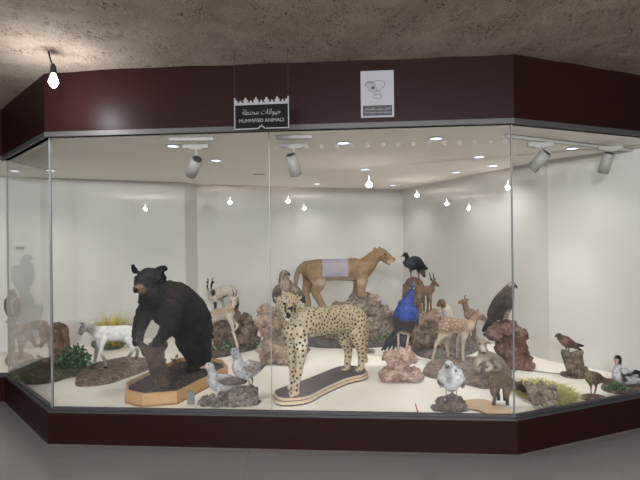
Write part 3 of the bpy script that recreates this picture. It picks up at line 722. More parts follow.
# --- driftwood branch stand behind the left pane
mound('round_mound', 'small round sandy base at the far left, behind the angled pane', outline([(5, 362), (9, 366.5), (20, 369), (30, 366.5), (34, 361), (29, 357), (19, 355.5), (9, 357.5)]), .05, TAN, 'base')
stump('driftwood', 'reddish driftwood branch standing on the round sandy base', [
    [(20, 361, 0, 2.6), (21, 350, 0, 2.2), (20, 341, 0, 2.6), (17, 333, 0, 2.6), (15, 327, 0, 3)], [(14, 329, 0, 3.2, .7), (26, 328, .03, 3.8, .7), (38, 325, .06, 5, .7), (44, 326, .06, 5, .7)], [(24, 330, .02, 4, .7), (31, 338, .03, 3, .7), (36, 346, .03, 2)],
    [(43, 328, .06, 4), (44, 338, .06, 3.5), (41, 346, .06, 2)], [(21, 349, 0, 2), (24, 343, 0, 1.5), (27, 339, 0, 1)]], 5.0, rockmat('pale_red_wood', (140, 104, 82), (166, 132, 108), (106, 74, 58), 12), ZF+.03)
# --- bird post
stump('perch_post', 'thin pale post under the perched hawk at the far left', [[(12.5, 352, 0, 2.4), (12.5, 335, 0, 2.2), (12, 322, 0, 2.8), (12, 316, 0, 3.5)], [(12, 322, 0, 2.5), (17, 318, 0, 1.5)], [(12.5, 325, 0, 2), (7, 321, 0, 1.5)]], 5.42, rockmat('pale_post_wood', (150, 130, 98), (174, 154, 120), (112, 92, 66), 16), ZF)
# --- yellow grass clump behind the lamb
T = thing('ornamental_grass', 'clump of yellow dry grass on a green tray behind the white lamb', 'grass', F(111, 348))
q = F(111, 348); m = MB(); m.prism(outline([(91, 345), (95, 348.5), (108, 350.5), (120, 348.5), (124, 345), (118, 342), (105, 341), (95, 342)]), ZF, ZF+.03, .04); m.build('tray', plain('tray_green_grey', (92, 98, 82), .7), T)
blades('grass_blades', (q.x, q.y, ZF+.02), (.12, .07), 700, .5, [(206, 188, 84), (216, 200, 104), (186, 164, 66), (210, 198, 140)], T, lean=.5, w=.005)
leaves('leaf_trim', (q.x, q.y-.02, ZF+.03), (.17, .12, .07), 220, .035, GREENS, T)

# --- rocks behind the bear, with the two goats
mound('leafy_mound', 'long low dark mound with greenery behind the bear', outline([(182, 352), (186, 357), (200, 360), (222, 357.5), (243, 352.5), (260, 348), (262, 343.5), (250, 340), (225, 339), (195, 343)]), .07, rockmat('dark_mound', (84, 78, 68), (108, 98, 86), (58, 54, 46), 18), 'base')
rock('boulder', 'brown layered boulder behind the bear with the small goats on it', 5.55, [(236, 336, 0, 14, 10, 14), (243, 330, 0, 14, 7, 13), (232, 322, .05, 9, 8), (222, 340, 0, 12, 11), (244, 321, 0, 8, 7), (214, 346, -.05, 9, 8), (250, 338, 0, 9, 8), (216, 332, .05, 8, 8), (220, 324, .05, 6, 8), (236, 313, .05, 5, 3.5)], BRK, ZF+.05)
for k, (a, b, s_) in enumerate(((205, 352, 1), (226, 350, .8), (250, 345, .9), (192, 350, 1.1))):
    q = F(a, b, ZF+.06); o = leaves('fern_clump', (q.x, q.y, ZF+.055), (.11*s_, .07, .1*s_), 110, .035, GREENS); tag(o, ['green fern clump at the foot of the boulder, right beside the bear', 'green fern clump in front of the brown boulder', 'green fern clump at the right end of the dark mound', 'green fern clump behind the bear tray'][k], 'plant')
# --- tall tan rock behind the cheetah
rock('rock_column', 'tall pinkish tan rock column left of the cheetah, hawk perched on top', 4.95, [(264, 309, 0, 8, 6, 9), (261, 322, 0, 6, 7, 9), (270, 317, 0, 10, 9, 11), (276, 328, 0, 12, 11, 13), (267, 331, 0, 6, 7, 9), (284, 318, 0, 10, 9, 11), (286, 330, 0, 12, 12, 12), (289, 308, 0, 10, 8, 10),
    (268, 347, 0, 10, 9, 12), (281, 348, 0, 17, 12, 16), (296, 350, 0, 12, 11, 12), (270, 358, 0, 9, 6, 11), (286, 357, 0, 16, 7, 15)], TAN, disp=((.12, .05), (.04, .035)))
# --- lioness rock
rock('rocky_outcrop', 'grey-brown broken rock outcrop carrying the lioness', 5.85, [(356, 309, 0, 14, 15, 18), (368, 306, 0, 14, 13, 16), (344, 316, .0, 16, 14, 20), (380, 316, 0, 11, 12, 14), (386, 328, -.05, 12, 9, 14), (366, 326, 0, 20, 13, 20), (330, 322, .05, 20, 14, 18), (312, 326, .1, 17, 15, 18), (350, 332, 0, 40, 9, 22), (389, 318, 0, 7, 7), (318, 336, .1, 24, 10, 18)], STR, ZF+.05,
    disp=((.16, .07), (.05, .05), (.02, .015)))
mound('rock_plinth', 'dark grey slab under the rock outcrop of the lioness', outline([(300, 344), (320, 348), (355, 348.5), (385, 347), (400, 343), (404, 339), (396, 336), (350, 334), (310, 335)]), .09, rockmat('plinth_grey', (88, 82, 78), (108, 102, 96), (64, 58, 56), 12), 'base')
q = F(384, 340, ZF+.08); o = leaves('green_sprigs', (q.x-.02, q.y-.3, ZF+.12), (.07, .05, .09), 110, .035, GREENS+[(150, 140, 110)]); tag(o, 'green and dry sprigs at the foot of the lioness rock outcrop', 'plant')
rock('pebble', 'small dark stone on the case floor right of the cheetah', depth(369.5, 353, ZF), [(367, 351, 0, 3, 2.5), (371, 351.5, 0, 4, 2.5)], GRY, voxel=.006, disp=((.03, .01),))
# --- stump of the black bird + rocks on the dark oval slab
mound('dark_oval_slab', 'dark edged oval slab behind the spotted fawn', outline([(411, 350), (418, 356), (432, 359.5), (450, 359), (470, 355), (480, 349), (480, 343), (465, 339), (440, 337), (418, 341)]), .075, rockmat('slab_top', (92, 84, 78), (116, 108, 100), (62, 56, 52), 12), 'base')
rock('brown_boulder', 'brown boulder stack on the dark oval slab between peacock and spotted fawn', 5.22, [(428, 322, 0, 12, 10, 12), (436, 330, 0, 14, 10, 13), (424, 340, 0, 12, 9, 12), (420, 332, 0, 8, 9, 10), (440, 341, 0, 14, 8, 12), (432, 316, 0, 9, 5.5, 9), (446, 334, 0, 12, 8, 10)], BRK, ZF+.06)
stump('tall_stump', 'tall brown tree stump behind the peacock, dark bird standing on it', [[(411, 352, .0, 8), (411, 330, 0, 7), (412, 310, 0, 7.5), (412, 294, 0, 7.5), (413, 285, 0, 8.2), (417, 283.5, 0, 6)], [(406, 296, 0, 3.5), (406, 286, 0, 3.5)], [(409, 305, 0, 4), (404, 297, 0, 2.5)], [(420, 300, 0, 4), (420, 286, 0, 4)]], 5.75, BARK if False else rockmat('stump_brown', (108, 82, 64), (140, 112, 88), (72, 52, 40), 14), ZF)
# --- peacock rock
rock('pink_rock', 'pink and cream stacked rock under the peacock', 4.32, [(392, 357, 0, 10, 6, 12), (403, 356, .02, 10, 6.5, 12), (409, 359, .03, 8, 5, 10), (398, 363, 0, 12, 7, 12), (394, 373, -.03, 14, 6.5, 14), (410, 374, -.03, 13, 6, 13), (386, 375, -.03, 7, 4.5, 9), (419, 376, -.03, 6, 4.5, 9)], PNK, disp=((.08, .035), (.03, .02)), voxel=.009)
# --- spotted fawn's mound
mound('broad_mound', 'broad grey-brown mound under the spotted fawn and the sitting lamb', outline([(423, 374), (428, 377.5), (437, 379.5), (454, 382), (469, 386), (484, 389), (496, 388), (508, 383), (512, 377), (507, 369), (495, 364), (465, 361.5), (442, 362.5), (428, 366.5)]), .07, SLB, 'base', disp=((.08, .02), (.02, .012)))
# --- right gull's rock
rock('dark_rock', 'small dark brown rock under the white gull at the front', 3.56, [(451, 410, 0, 15, 9, 13), (444, 404, 0, 9, 7, 9), (455, 403, 0, 9, 7, 9), (450, 399, 0, 7, 4.5, 7), (440, 412, 0, 9, 8, 9), (461, 412, 0, 8, 8, 9)], rockmat('dark_brown_rock', (84, 66, 60), (112, 92, 84), (54, 40, 36), 16), voxel=.008, disp=((.06, .03), (.02, .018)))
# --- left gulls' rock
rock('grey_boulder', 'rugged grey-brown rock under the two gulls at the front', 3.74, [(208, 404, 0, 9, 8, 11), (219, 406, 0, 13, 8, 13), (234, 403, 0, 13, 10, 14), (246, 400, 0, 11, 11, 13), (235, 393, .02, 10, 6, 10), (249, 391, .04, 9, 5.5, 9), (206, 399, 0, 4, 5, 5), (253, 406, 0, 7, 8, 9), (224, 396, 0, 6, 5, 7)], GRY, voxel=.008, disp=((.06, .035), (.02, .02)))
# --- calf's base
P = outline([(462, 401), (470, 399.2), (484, 399), (499, 404), (511, 409), (517, 414), (508, 418.5), (496, 418.5), (489, 413.5), (476, 408.5), (463, 406)], ZF+.02, 5)
P = [Vector((p.x, max(p.y, 3.40))) for p in P]
T = thing('wooden_stand', 'pale curved wooden base with dark edge under the brown kid at the front', 'base', (sum(p.x for p in P)/len(P), sum(p.y for p in P)/len(P), ZF))
m = MB(); m.prism(P, ZF, ZF+.012); m.build('edge_board', plain('base_dark_edge', (92, 78, 60), .5), T)
m = MB(); m.prism(grow(P, .985), ZF+.012, ZF+.02); m.build('top_board', WDK, T)
# --- eagle rock
rock('red_rock', 'tall reddish brown rock under the dark eagle', 4.68, [(505, 329, 0, 17, 8, 15), (493, 332, 0, 7, 9, 10), (512, 337, 0, 14, 12, 15), (512, 352, 0, 15, 13, 16), (507, 362, 0, 12, 9, 15), (521, 362, 0, 12, 9, 14), (520, 345, 0, 8, 10, 10), (503, 347, 0, 8, 8, 9)], RED, disp=((.12, .05), (.04, .03)))
# --- nest of grass with knobbly lump
q = Vector((1.79, 3.88, ZF)); T = tag(blades('straw_nest', (q.x, q.y, ZF), (.22, .29), 2600, .085, [(200, 192, 112), (214, 206, 140), (150, 156, 78), (226, 216, 178), (176, 160, 104), (190, 180, 150)], None, lean=1.5, w=.005), 'patch of yellow-green straw with a lumpy grey-brown heap on it', 'grass', kind='stuff')
rock('rock_heap', 'knobbly grey-brown heap lying on the yellow-green straw', 3.93, [(x_, y_, depth(x_, y_, ZF+.06)-3.93, a_, b_, a_) for x_, y_, a_, b_ in ((527, 390, 7, 5), (534, 392, 9, 6.5), (542, 393, 9, 6.5), (549, 396, 8, 6), (535, 399, 7, 5), (528, 384, 4, 3), (553, 388, 4, 3), (545, 401, 7, 5), (553, 403, 4, 3.5), (541, 385, 5, 3))], rockmat('heap_brown', (150, 132, 116), (178, 160, 144), (100, 88, 78), 18), voxel=.007, disp=((.05, .016), (.02, .014)))
# --- perch stump with board
def disc(name, lab, px, py, rx, ry, h, mat, cat='base'):
    c = F(px, py, ZF+h); r = rx*c.y/FOC; n = 30; m = MB()
    m.prism([(c.x+r*math.cos(2*math.pi*i/n), c.y+r*ry*math.sin(2*math.pi*i/n)) for i in range(n)], ZF, ZF+h, .04); return tag(m.build(name, mat), lab, cat)
disc('round_stand', 'thin oval board under the small driftwood stump at the right', 573, 374, 12, 1.0, .016, SLB)
stump('small_stump', 'small driftwood stump with a hawk on it near the right wall', [[(576, 374, 0, 7.5), (573, 365, 0, 7.5), (569, 358, 0, 6), (564, 352.5, 0, 3.6)], [(576, 372, 0, 6), (579, 362, 0, 4.5), (578, 354, 0, 4)], [(571, 360, 0, 5), (574, 354, 0, 3.5)], [(579, 356, 0, 3), (582, 352, 0, 2)]], 4.34, rockmat('driftwood_tan', (126, 110, 92), (158, 142, 120), (84, 70, 56), 26), ZF+.01, voxel=.007)
disc('disc_stand', 'small round brown base under the speckled hen', 593, 396, 11.8, .7, .022, SLB)
mound('duck_stand', 'oval base with greenery under the black and white duck', outline([(601, 388), (606, 392), (620, 394.5), (640, 393), (655, 390), (660, 385), (650, 382), (630, 381), (610, 383)]), .045, SLB, 'base', disp=((.05, .012),))
q = F(619, 391, ZF+.03); o = leaves('low_greenery', (q.x, q.y+.02, ZF+.035), (.10, .05, .055), 160, .026, GREENS); tag(o, 'low green leaves on the base in front of the duck', 'plant')
# --- card, marker
q = F(191, 405); m = MB(); m.box((q.x, q.y, ZF+.055), (.055, .01, .1)); T = tag(m.build('label_card', plain('card_grey', (122, 126, 128), .6, var=.04)), 'small blank grey card standing in front of the bear tray', 'card')
q0 = F(415.5, 404, ZF+.006); q1 = F(418.5, 415, ZF+.006)
T = thing('marker_pen', 'small red marker lying on the case floor near the front glass', 'pen', (q0+q1)/2)
q1 = q0+(q1-q0)*.95; m = MB(); m.cyl(q0, q0+(q1-q0)*.7, .005, n=10); m.build('barrel', plain('red_plastic', (190, 40, 46), .4, var=.03), T); m = MB(); m.cyl(q0+(q1-q0)*.7, q1, .0058, n=10); m.build('cap', plain('red_cap', (150, 26, 34), .4, var=.03), T)

# ================================================================== the mounted animals
FUR = pelt('short_fur', 'fur', .38, 80, .006); BFUR = pelt('black_fur', 'fur', .75, 55, .010, .7); FEA = pelt('feathers', 'feather', .22, 60, .003); MOT = pelt('mottled_feathers', 'mottle', .3, 55, .003)
CHT = pelt('cheetah_coat', 'cheetah', .2, 90, .004); FWN = pelt('spotted_coat', 'fawn', .28, 90, .005); WOOL = pelt('white_wool', 'fur', .06, 60, .004)
VEL = pelt('blue_plumage', 'feather', .5, 90, .004, .45)

# --- cheetah
creature('cheetah', 'spotted cheetah with open mouth standing on the long striped wooden base', 'cheetah', 3.78, [
    # torso: chest to rump, turned away from the viewer
    [(291, 333, .02, 9, 1.0), (298, 325, .06, 14.5, .95), (309, 322, .14, 15.5, .85), (325, 321, .28, 14, .8), (340, 319, .42, 14, .8), (353, 320, .54, 14, .85), (359, 325, .60, 10.5, .9)],
    # neck, head, muzzle
    [(296, 322, .06, 12, .9), (290, 315, .03, 11, .9), (288, 307, 0, 9.5, 1)],
    [(288, 300, .03, 8.6), (288, 304, -.01, 11.4, .9), (288, 310, -.05, 8.6, .9)], [(279.5, 306, -.01, 5, .9), (296.5, 305.6, -.01, 5.2, .9)],
    [(289, 308, -.09, 5.4, .9), (290.5, 310.5, -.15, 4.2, .9)], [(287.5, 313, -.07, 5), (288, 319, -.12, 3.2)],
    # ears
    [(279, 300, 0, 3.6, .6), (276.6, 297.2, .0, 3, .6)], [(297, 299, 0, 3.6, .6), (299.4, 296, 0, 3, .6)],
    # front legs
    [(299, 330, .0, 9, .9), (301, 343, -.02, 7, .9), (300.5, 356, None, 5, 1), (299, 369, None, 4.2, 1), (297, 381, None, 3.6, 1), (294.5, 392, -.07, 3.6, 1)], [(296, 392, -.07, 3.6, 1.1), (291.5, 394.2, -.12, 3.5, 1)],
    [(292, 335, .10, 7, .9), (291, 348, .12, 5.5, .9), (292, 362, .13, 4.2, 1), (293, 375, .12, 3.6, 1), (293, 385, .10, 3.4, 1)], [(293, 385.5, .10, 3.3), (290, 387.5, .06, 3.1)],
    # hind legs
    [(355, 324, .50, 11.5, .8), (358, 337, .50, 8.2, .9), (361, 349, .53, 5, 1), (361.5, 357, .52, 3.8, 1), (361, 366, .50, 3.4, 1)], [(361.5, 367, .5, 3.2, 1.1), (358, 369.5, .46, 3, 1)],
    [(349, 325, .66, 10.5, .8), (345, 338, .68, 7.5, .9), (348, 349, .70, 4.6, 1), (348, 358, .69, 3.7, 1), (347, 366.5, .68, 3.3, 1)], [(347.5, 367.5, .68, 3.2, 1.1), (344, 370, .64, 3, 1)],
    # tail
    [(362, 322, .64, 3.5), (366, 327, .72, 2.8), (366, 340, .80, 2.6), (364, 352, .82, 2.5), (366, 361, .80, 2.3)]],
    (208, 184, 146), [(305, 340, .1, (22, 6, 60), (226, 214, 192), .5), (288, 316, -.08, 5, (228, 216, 196), .6), (288, 316.4, -.17, (2.8, 3.2, 12), (46, 20, 18), .5), (290.8, 309, -.2, (2.4, 1.7, 14), (40, 30, 28), .4),
        (285, 309.4, -.14, (1, 5, 18), (50, 38, 30), .6), (294.6, 309.4, -.14, (1, 5, 18), (50, 38, 30), .6), (276.4, 296, -.02, 2, (92, 76, 62), .6), (299.6, 295, -.02, 2, (92, 76, 62), .6)], CHT, (300, 392), voxel=.0055, smooth_it=4, zfoot=ZF+.06,
    eyes=[(284, 303.6, -.105, 1.35), (294.6, 303.2, -.105, 1.35)], spot=(.031, .0098, (40, 28, 22), lambda p: True, np.array(W(288, 308, 3.77))), eyecol=(60, 34, 12))

# --- black bear reaching onto the stump
creature('black_bear', 'black bear standing on hind legs, front paws on the forked tree stump', 'bear', 4.12, [
    [(157, 297, .0, 17, 1.0), (166, 301, .05, 22.5, .9), (177, 308, .14, 24, .85), (188, 319, .26, 22.5, .9), (194, 331, .34, 19, .95), (195, 340, .38, 16, .95)],
    [(150, 300, -.04, 11.5, .9), (152, 292, -.04, 13.5, .9), (151, 284, -.05, 12.5, .9)],
    [(156, 279, -.02, 10.5, .95), (148, 279.5, -.06, 11.5, .9), (142.5, 282, -.10, 9, .9)], [(143, 285.5, -.12, 6.4, .9), (138.5, 288, -.16, 4.9, .9), (136.2, 289.5, -.17, 3.9, .9)], [(146, 288, -.1, 6, .8), (140, 292, -.13, 3, .9)],
    [(136, 271.5, -.06, 3.2, .6), (133.5, 267.6, -.06, 2.6, .6), (132.8, 266, -.06, 1.8, .6)],
    [(157, 274, -.1, 4.6, .5), (161.5, 270, -.11, 4.6, .45), (164.5, 268.5, -.11, 3.6, .45)], [(154, 281, -.14, 3.5, .5), (158.5, 277, -.15, 3.8, .5), (161, 273, -.14, 3.2, .5)],
    # arms
    [(152, 305, .12, 11), (144.5, 315, .1, 9, 1), (140.5, 324, .08, 7.5, 1), (138.5, 333, .05, 5.8, 1), (138.5, 339, .01, 5, 1)], [(138, 338, .0, 4.6), (136, 343.5, -.07, 3.6, .9)],
    [(170, 311, -.14, 13, .7), (172, 322, -.17, 11, .8), (166.5, 331, -.17, 8, .9), (161.5, 338, -.17, 6, 1), (158, 342, -.15, 5.2, 1)], [(159, 341, -.14, 5, 1), (154, 345, -.12, 3.8, 1)],
    # hind legs
    [(190, 329, .18, 17, .7), (186, 341, .16, 11, .9), (190.5, 352, .20, 8, 1), (194, 361, .26, 6.5, 1), (194, 366, .27, 6, 1)], [(196, 367, .28, 5.5, 1), (189, 370, .20, 4.2, 1)],
    [(198, 331, .46, 15, .75), (203, 344, .46, 9, .95), (204, 356, .46, 7, 1), (204, 363, .46, 6.5, 1)], [(206, 364, .46, 5.2, 1), (199, 367.5, .38, 4.2, 1)],
    [(209, 332, .48, 3.5), (211.5, 337, .52, 2.5)]],
    (27, 26, 28), [(140, 288, -.14, (7, 5.5, 20), (150, 122, 94), .7), (136, 290, -.2, (3, 2.6, 10), (34, 28, 28), .5), (158.5, 278, -.2, (3, 3.4, 5), (92, 84, 84), .5), (150, 280, -.1, (16, 12, 40), (66, 63, 65), 1.1), (140, 288.5, -.16, (5, 4, 14), (164, 132, 100), .6), (135.5, 290.5, -.2, (2.8, 2.4, 10), (34, 28, 28), .5), (176, 290, -.05, (9, 14, 40), (58, 46, 42), 1.4)],  # grey over the head is the pane's reflection, painted into the coat
    BFUR, (197, 366), voxel=.0085, smooth_it=3, disp=((.09, .025), (.02, .022)), zfoot=ZF+.075, eyes=[(134.8, 281, -.155, 1.1), (144, 279.5, -.235, 1.0)])

# --- lioness
creature('lioness', 'tan lioness standing side-on upon the rock outcrop behind the cheetah', 'lioness', 5.8, [
    [(312, 271, 0, 11, .8), (324, 270, 0, 11.2, .8), (338, 269.5, 0, 11, .8), (352, 269.5, 0, 11.5, .8), (361, 269, 0, 11, .8), (367, 265, 0, 9, .8), (373, 258.5, 0, 7.2, .8), (378, 254.5, 0, 6, .8)],
    [(376, 254.5, 0, 5.8, .85), (381.5, 254, 0, 6, .9), (386, 256, 0, 4.6, .9), (390, 258.3, 0, 3.2, .9), (393, 260, 0, 2.5, .9)], [(384, 259, 0, 3.6, .8), (389.5, 263.6, 0, 1.9, .9)],
    [(375.5, 252, -.05, 2.6, .5), (375, 248.8, -.06, 1.9, .5)], [(379.5, 250.5, .06, 2.4, .5), (379.5, 247.8, .06, 1.7, .5)],
    [(361, 272, -.08, 8.5, .6), (362, 281, -.09, 5.8, .7), (361, 289, -.09, 4.8, .8), (361, 293.5, -.09, 4.4, .9)], [(361, 293.5, -.09, 3.8), (365, 295.5, -.09, 3, .9)],
    [(357, 272, .1, 8, .6), (358, 283, .12, 4.8, .8), (356.5, 293, .12, 4.4, .8), (357, 298, .12, 4)], 
    [(316, 273, -.08, 10.5, .6), (318.5, 283, -.1, 7.5, .7), (315.5, 292, -.1, 4.6, .8), (319.5, 300, -.1, 3.8, .9), (323, 307, -.1, 3.6, .9)], [(322, 308, -.1, 3.4), (327, 310, -.1, 2.8)],
    [(311, 273, .1, 9.5, .6), (309, 284, .12, 6.5, .7), (306, 293, .12, 4, .8), (307.5, 302, .12, 3.5, .9), (308, 311, .12, 3.4)],
    [(306, 265, 0, 4.5, .9), (300.5, 268, 0, 3, 1), (297, 275, 0, 2.5, 1), (295.5, 284, 0, 2.3, 1), (293, 294, .0, 2.3, 1), (292, 301, 0, 2.6, 1)]],
    (158, 128, 92), [(340, 281, 0, (26, 4, 80), (190, 168, 136), .8), (391, 262, 0, (4, 3, 20), (196, 180, 156), .6), (394.3, 258.7, 0, 1.4, (60, 44, 40), .5), (340, 258, 0, (40, 4, 80), (148, 116, 80), 1)], FUR, (340, 305), voxel=.009, smooth_it=4, disp=((.05, .008),), zfoot=ZF, eyes=[(385.2, 254.6, -.055, .8), (386.6, 254.4, .045, .8)])

# --- white lamb
creature('white_lamb', 'white lamb with grey-brown head and legs on the long brown mound', 'lamb', 4.62, [
    [(100, 333, 0, 7.2, .85), (108, 333.5, 0, 8, .85), (118, 333, 0, 7.6, .85), (127, 333, .02, 7.8, .85), (132.5, 335, .04, 6, .85)], [(99, 333, 0, 6, .8), (94, 330, -.02, 5.2, .8), (89.5, 328, -.03, 4.6, .8)],
    [(90, 326.5, -.03, 4.6, .9), (85.5, 327, -.05, 4.6, .9), (82, 330.4, -.07, 3.3, .9), (80.8, 333, -.08, 2.5, .9)],
    [(89, 323.5, -.1, 1.4, .6), (93.5, 322.5, -.14, 1.2, .5)], [(83, 323.5, .0, 1.4, .6), (79.5, 323, .02, 1.1, .5)],
    [(104, 338, -.06, 4, .8), (102, 346, -.06, 2.6, .9), (101.5, 353, -.06, 1.8), (105, 361, -.06, 1.6), (105.5, 367, -.06, 1.9)],
    [(99.5, 337, .08, 3.6, .8), (97, 348, .10, 2.2, .9), (95.5, 357, .1, 1.6), (94, 364, .08, 1.9)],
    [(128, 338, -.05, 4.6, .8), (131.5, 345, -.05, 2.8, .9), (133, 350, -.05, 1.9), (128, 357, -.05, 1.5), (123.5, 362.5, -.05, 1.9)],
    [(132, 338, .1, 4.4, .8), (133.5, 345, .12, 2.6, .9), (137.5, 351, .14, 1.7), (136.5, 357.5, .14, 1.7)], [(135, 331, .05, 1.6), (136.5, 337, .07, 1.4)]],
    (250, 247, 244), [(82, 330, -.05, (7, 9, 30), (118, 108, 106), .8), (92, 329, -.02, (7, 6, 40), (166, 156, 148), 1.2), (100, 360, 0, (12, 8, 90), (140, 124, 108), .8), (95, 348, .1, (4, 9, 10), (150, 138, 124), .9), (131, 358, 0, (10, 8, 90), (150, 134, 116), .9), (94, 365.5, .08, 2.4, (50, 42, 40), .5), (105.5, 368, -.06, 2.4, (50, 42, 40), .5), (123.5, 364, -.05, 2.4, (60, 50, 46), .5), (136.5, 358.5, .14, 2.2, (60, 50, 46), .5)],
    WOOL, (112, 366), voxel=.006, smooth_it=3, zfoot=ZF+.03, eyes=[(83.8, 326.8, -.125, .75)])

# --- goats behind the bear
creature('dark_faced_goat', 'cream goat with black and white face standing on the boulder behind the bear', 'goat', 5.62, [
    [(213, 296, 0, 5.6, .8), (220, 293, 0, 6, .8), (227, 290.5, 0, 5.6, .8), (233, 292.5, .02, 5, .8), (236, 295, .02, 4, .8)], [(212.5, 295, 0, 4.6, .8), (210, 290, -.02, 2.9, .8), (208.8, 286, -.03, 2.6, .8)],
    [(210, 281.5, -.04, 2.8, .9), (210.2, 285, -.09, 2.6, .8), (209.8, 289, -.12, 1.5, .8)], [(207, 281.5, -.05, .8), (205, 283.5, -.05, .7)], [(213, 281.5, -.05, .8), (215, 283.5, -.05, .7)],
    [(215, 299, -.06, 2.6, .8), (215.4, 305, -.06, 1.6), (215.5, 311, -.06, 1.3), (216, 318, -.06, 1.3)], [(221, 298, .06, 2.4), (224, 306, .08, 1.5), (224, 315, .08, 1.3)],
    [(233, 297, -.06, 3.2, .8), (235.5, 303, -.06, 1.8), (235, 308, -.06, 1.3), (235, 314, -.06, 1.3)], [(236, 297, .08, 3), (237.5, 304, .1, 1.6), (236.5, 311, .1, 1.3)]],
    (206, 194, 172), [(209.5, 284, -.1, (1.3, 6, 30), (210, 206, 200), .6), (207.4, 285, -.08, (1.4, 5, 30), (40, 36, 36), .5), (212.5, 285, -.08, (1.4, 5, 30), (40, 36, 36), .5), (213, 293, -.05, (2.5, 3, 30), (60, 54, 50), .7), (226, 298, 0, (3, 2.5, 60), (60, 54, 50), .6), (215.5, 305, -.06, (2, 4, 10), (52, 46, 44), .6), (236, 310, 0, (3, 8, 60), (62, 66, 64), .6)],
    FUR, (224, 318), voxel=.007, smooth_it=3, zfoot=ZF, horns=[[(208.6, 280.4, -.04, .8), (207.4, 278.6, -.02, .6), (206.8, 279, .02, .35)], [(211.4, 280.4, -.04, .8), (212.8, 278.6, -.02, .6), (213.6, 279, .02, .35)]])
creature('pale_gazelle', 'pale fawn gazelle with raised foreleg standing beside the bear', 'gazelle', 5.15, [
    [(206, 322, 0, 6.4, .8), (212, 317, 0, 6.3, .8), (219, 314.5, 0, 5.8, .8), (226, 314, 0, 5.8, .8), (230, 313, 0, 5, .8)], [(228, 312, 0, 4.6, .8), (232, 306, -.01, 3.2, .8), (234, 301, -.02, 3, .8)],
    [(232.5, 299, -.02, 3.1, .9), (234, 302, -.04, 2.8, .9), (233, 307, -.07, 1.8, .9)], [(235.5, 298, -.02, 1.5, .6), (239, 295.4, -.02, 1, .5)], [(231, 297.5, .03, 1.2, .6), (229, 294.5, .03, .9, .5)],
    [(229, 317, -.05, 3.6, .8), (232, 325, -.05, 2, .9), (233.5, 333, -.05, 1.4), (236, 341, -.05, 1.3), (237.5, 347, -.05, 1.5)],
    [(229, 317, .06, 3.2, .8), (234, 322, .06, 1.9, .9), (237.4, 325.5, .06, 1.4), (234.5, 330, .05, 1.2), (232, 332, .05, 1.3)],
    [(207, 325, -.05, 5, .8), (205, 333, -.05, 2.8, .9), (203.5, 339, -.05, 1.8), (206, 347, -.05, 1.4), (210, 353, -.05, 1.6)],
    [(209, 325, .08, 4.4, .8), (211, 333, .1, 2.2, .9), (211, 339, .1, 1.6), (213, 346, .1, 1.4), (216, 351, .1, 1.5)]],
    (204, 182, 158), [(214, 322, 0, (18, 4.5, 90), (226, 216, 202), .9), (233, 330, 0, (7, 18, 90), (224, 212, 196), .8), (208, 342, 0, (9, 14, 90), (222, 210, 194), .8), (214, 311, 0, (16, 3.5, 90), (184, 154, 126), .9)], FWN, (222, 350), voxel=.0065, smooth_it=3, zfoot=ZF+.05, eyes=[(234.6, 300.4, -.07, .7)],
    horns=[[(232.6, 297, -.02, .8), (233.6, 293, .0, .6), (232.4, 290, .02, .35)], [(235, 297, -.02, .8), (236.4, 293, .0, .6), (235.6, 290, .02, .35)]])

# --- spotted fawn
creature('spotted_fawn', 'slender spotted fawn standing on the broad mound, facing right', 'fawn', 4.72, [
    [(446, 326, 0, 8.2, .75), (453, 325.5, 0, 8, .75), (461, 325.5, 0, 7.2, .75), (467, 326.5, 0, 6.8, .75), (470, 326, 0, 5.6, .75)], [(468, 326, 0, 5.6, .75), (473, 321, 0, 3.8, .8), (477, 316.5, 0, 3.1, .8)],
    [(477, 315, 0, 3.2, .8), (481, 316.5, 0, 3.4, .85), (485, 320, 0, 2.4, .85), (487.5, 322.6, 0, 1.6, .85)], [(477, 313.5, -.05, 1.3, .5), (474.5, 310.5, -.06, 1.4, .4), (472, 309.5, -.07, .7, .4)], [(479, 313, .05, 1.3, .5), (477.5, 309.5, .06, 1.2, .4)],
    [(444, 329, -.05, 6.6, .7), (440.5, 338, -.06, 3.4, .8), (436, 344, -.06, 2, .9), (434.5, 352, -.06, 1.5), (432, 361, -.06, 1.5)],
    [(448, 330, .06, 6, .7), (447, 339, .08, 3.2, .8), (446.5, 346, .08, 1.9, .9), (448, 353, .08, 1.5), (448.4, 361, .08, 1.5)],
    [(466, 331, -.04, 4.2, .7), (463.5, 340, -.04, 2.4, .9), (463, 348, -.04, 1.6), (463, 356, -.04, 1.4), (463.3, 363, -.04, 1.6)],
    [(463, 331, .08, 3.8, .7), (458.5, 340, .09, 2.2, .9), (457.3, 349, .09, 1.5), (457.6, 359, .09, 1.5)], [(440, 322, .0, 1.8, .7), (437.8, 327, .0, 1.5, .7)]],
    (150, 116, 86), [(455, 335, 0, (22, 4, 60), (206, 190, 166), .9), (437, 350, 0, (9, 18, 90), (198, 176, 146), .7), (449, 355, 0, (4, 14, 90), (194, 172, 144), .7), (461, 352, 0, (7, 16, 90), (192, 170, 142), .7), (472, 326, 0, (5, 5, 60), (196, 172, 142), .8), (486.5, 322, 0, (3, 2.4, 20), (176, 160, 140), .5), (488.3, 322.2, 0, 1.3, (50, 42, 40), .4), (452, 318.5, 0, (12, 2.5, 60), (146, 112, 84), .9), (474.5, 311, -.06, 1.3, (150, 134, 116), .6)],
    FWN, (452, 362), voxel=.006, smooth_it=3, zfoot=ZF+.04, eyes=[(481.6, 315.9, -.03, .95)], spot=(.033, .0072, (196, 180, 156), lambda p: p[2] > .60 and p[0] < 1.46))

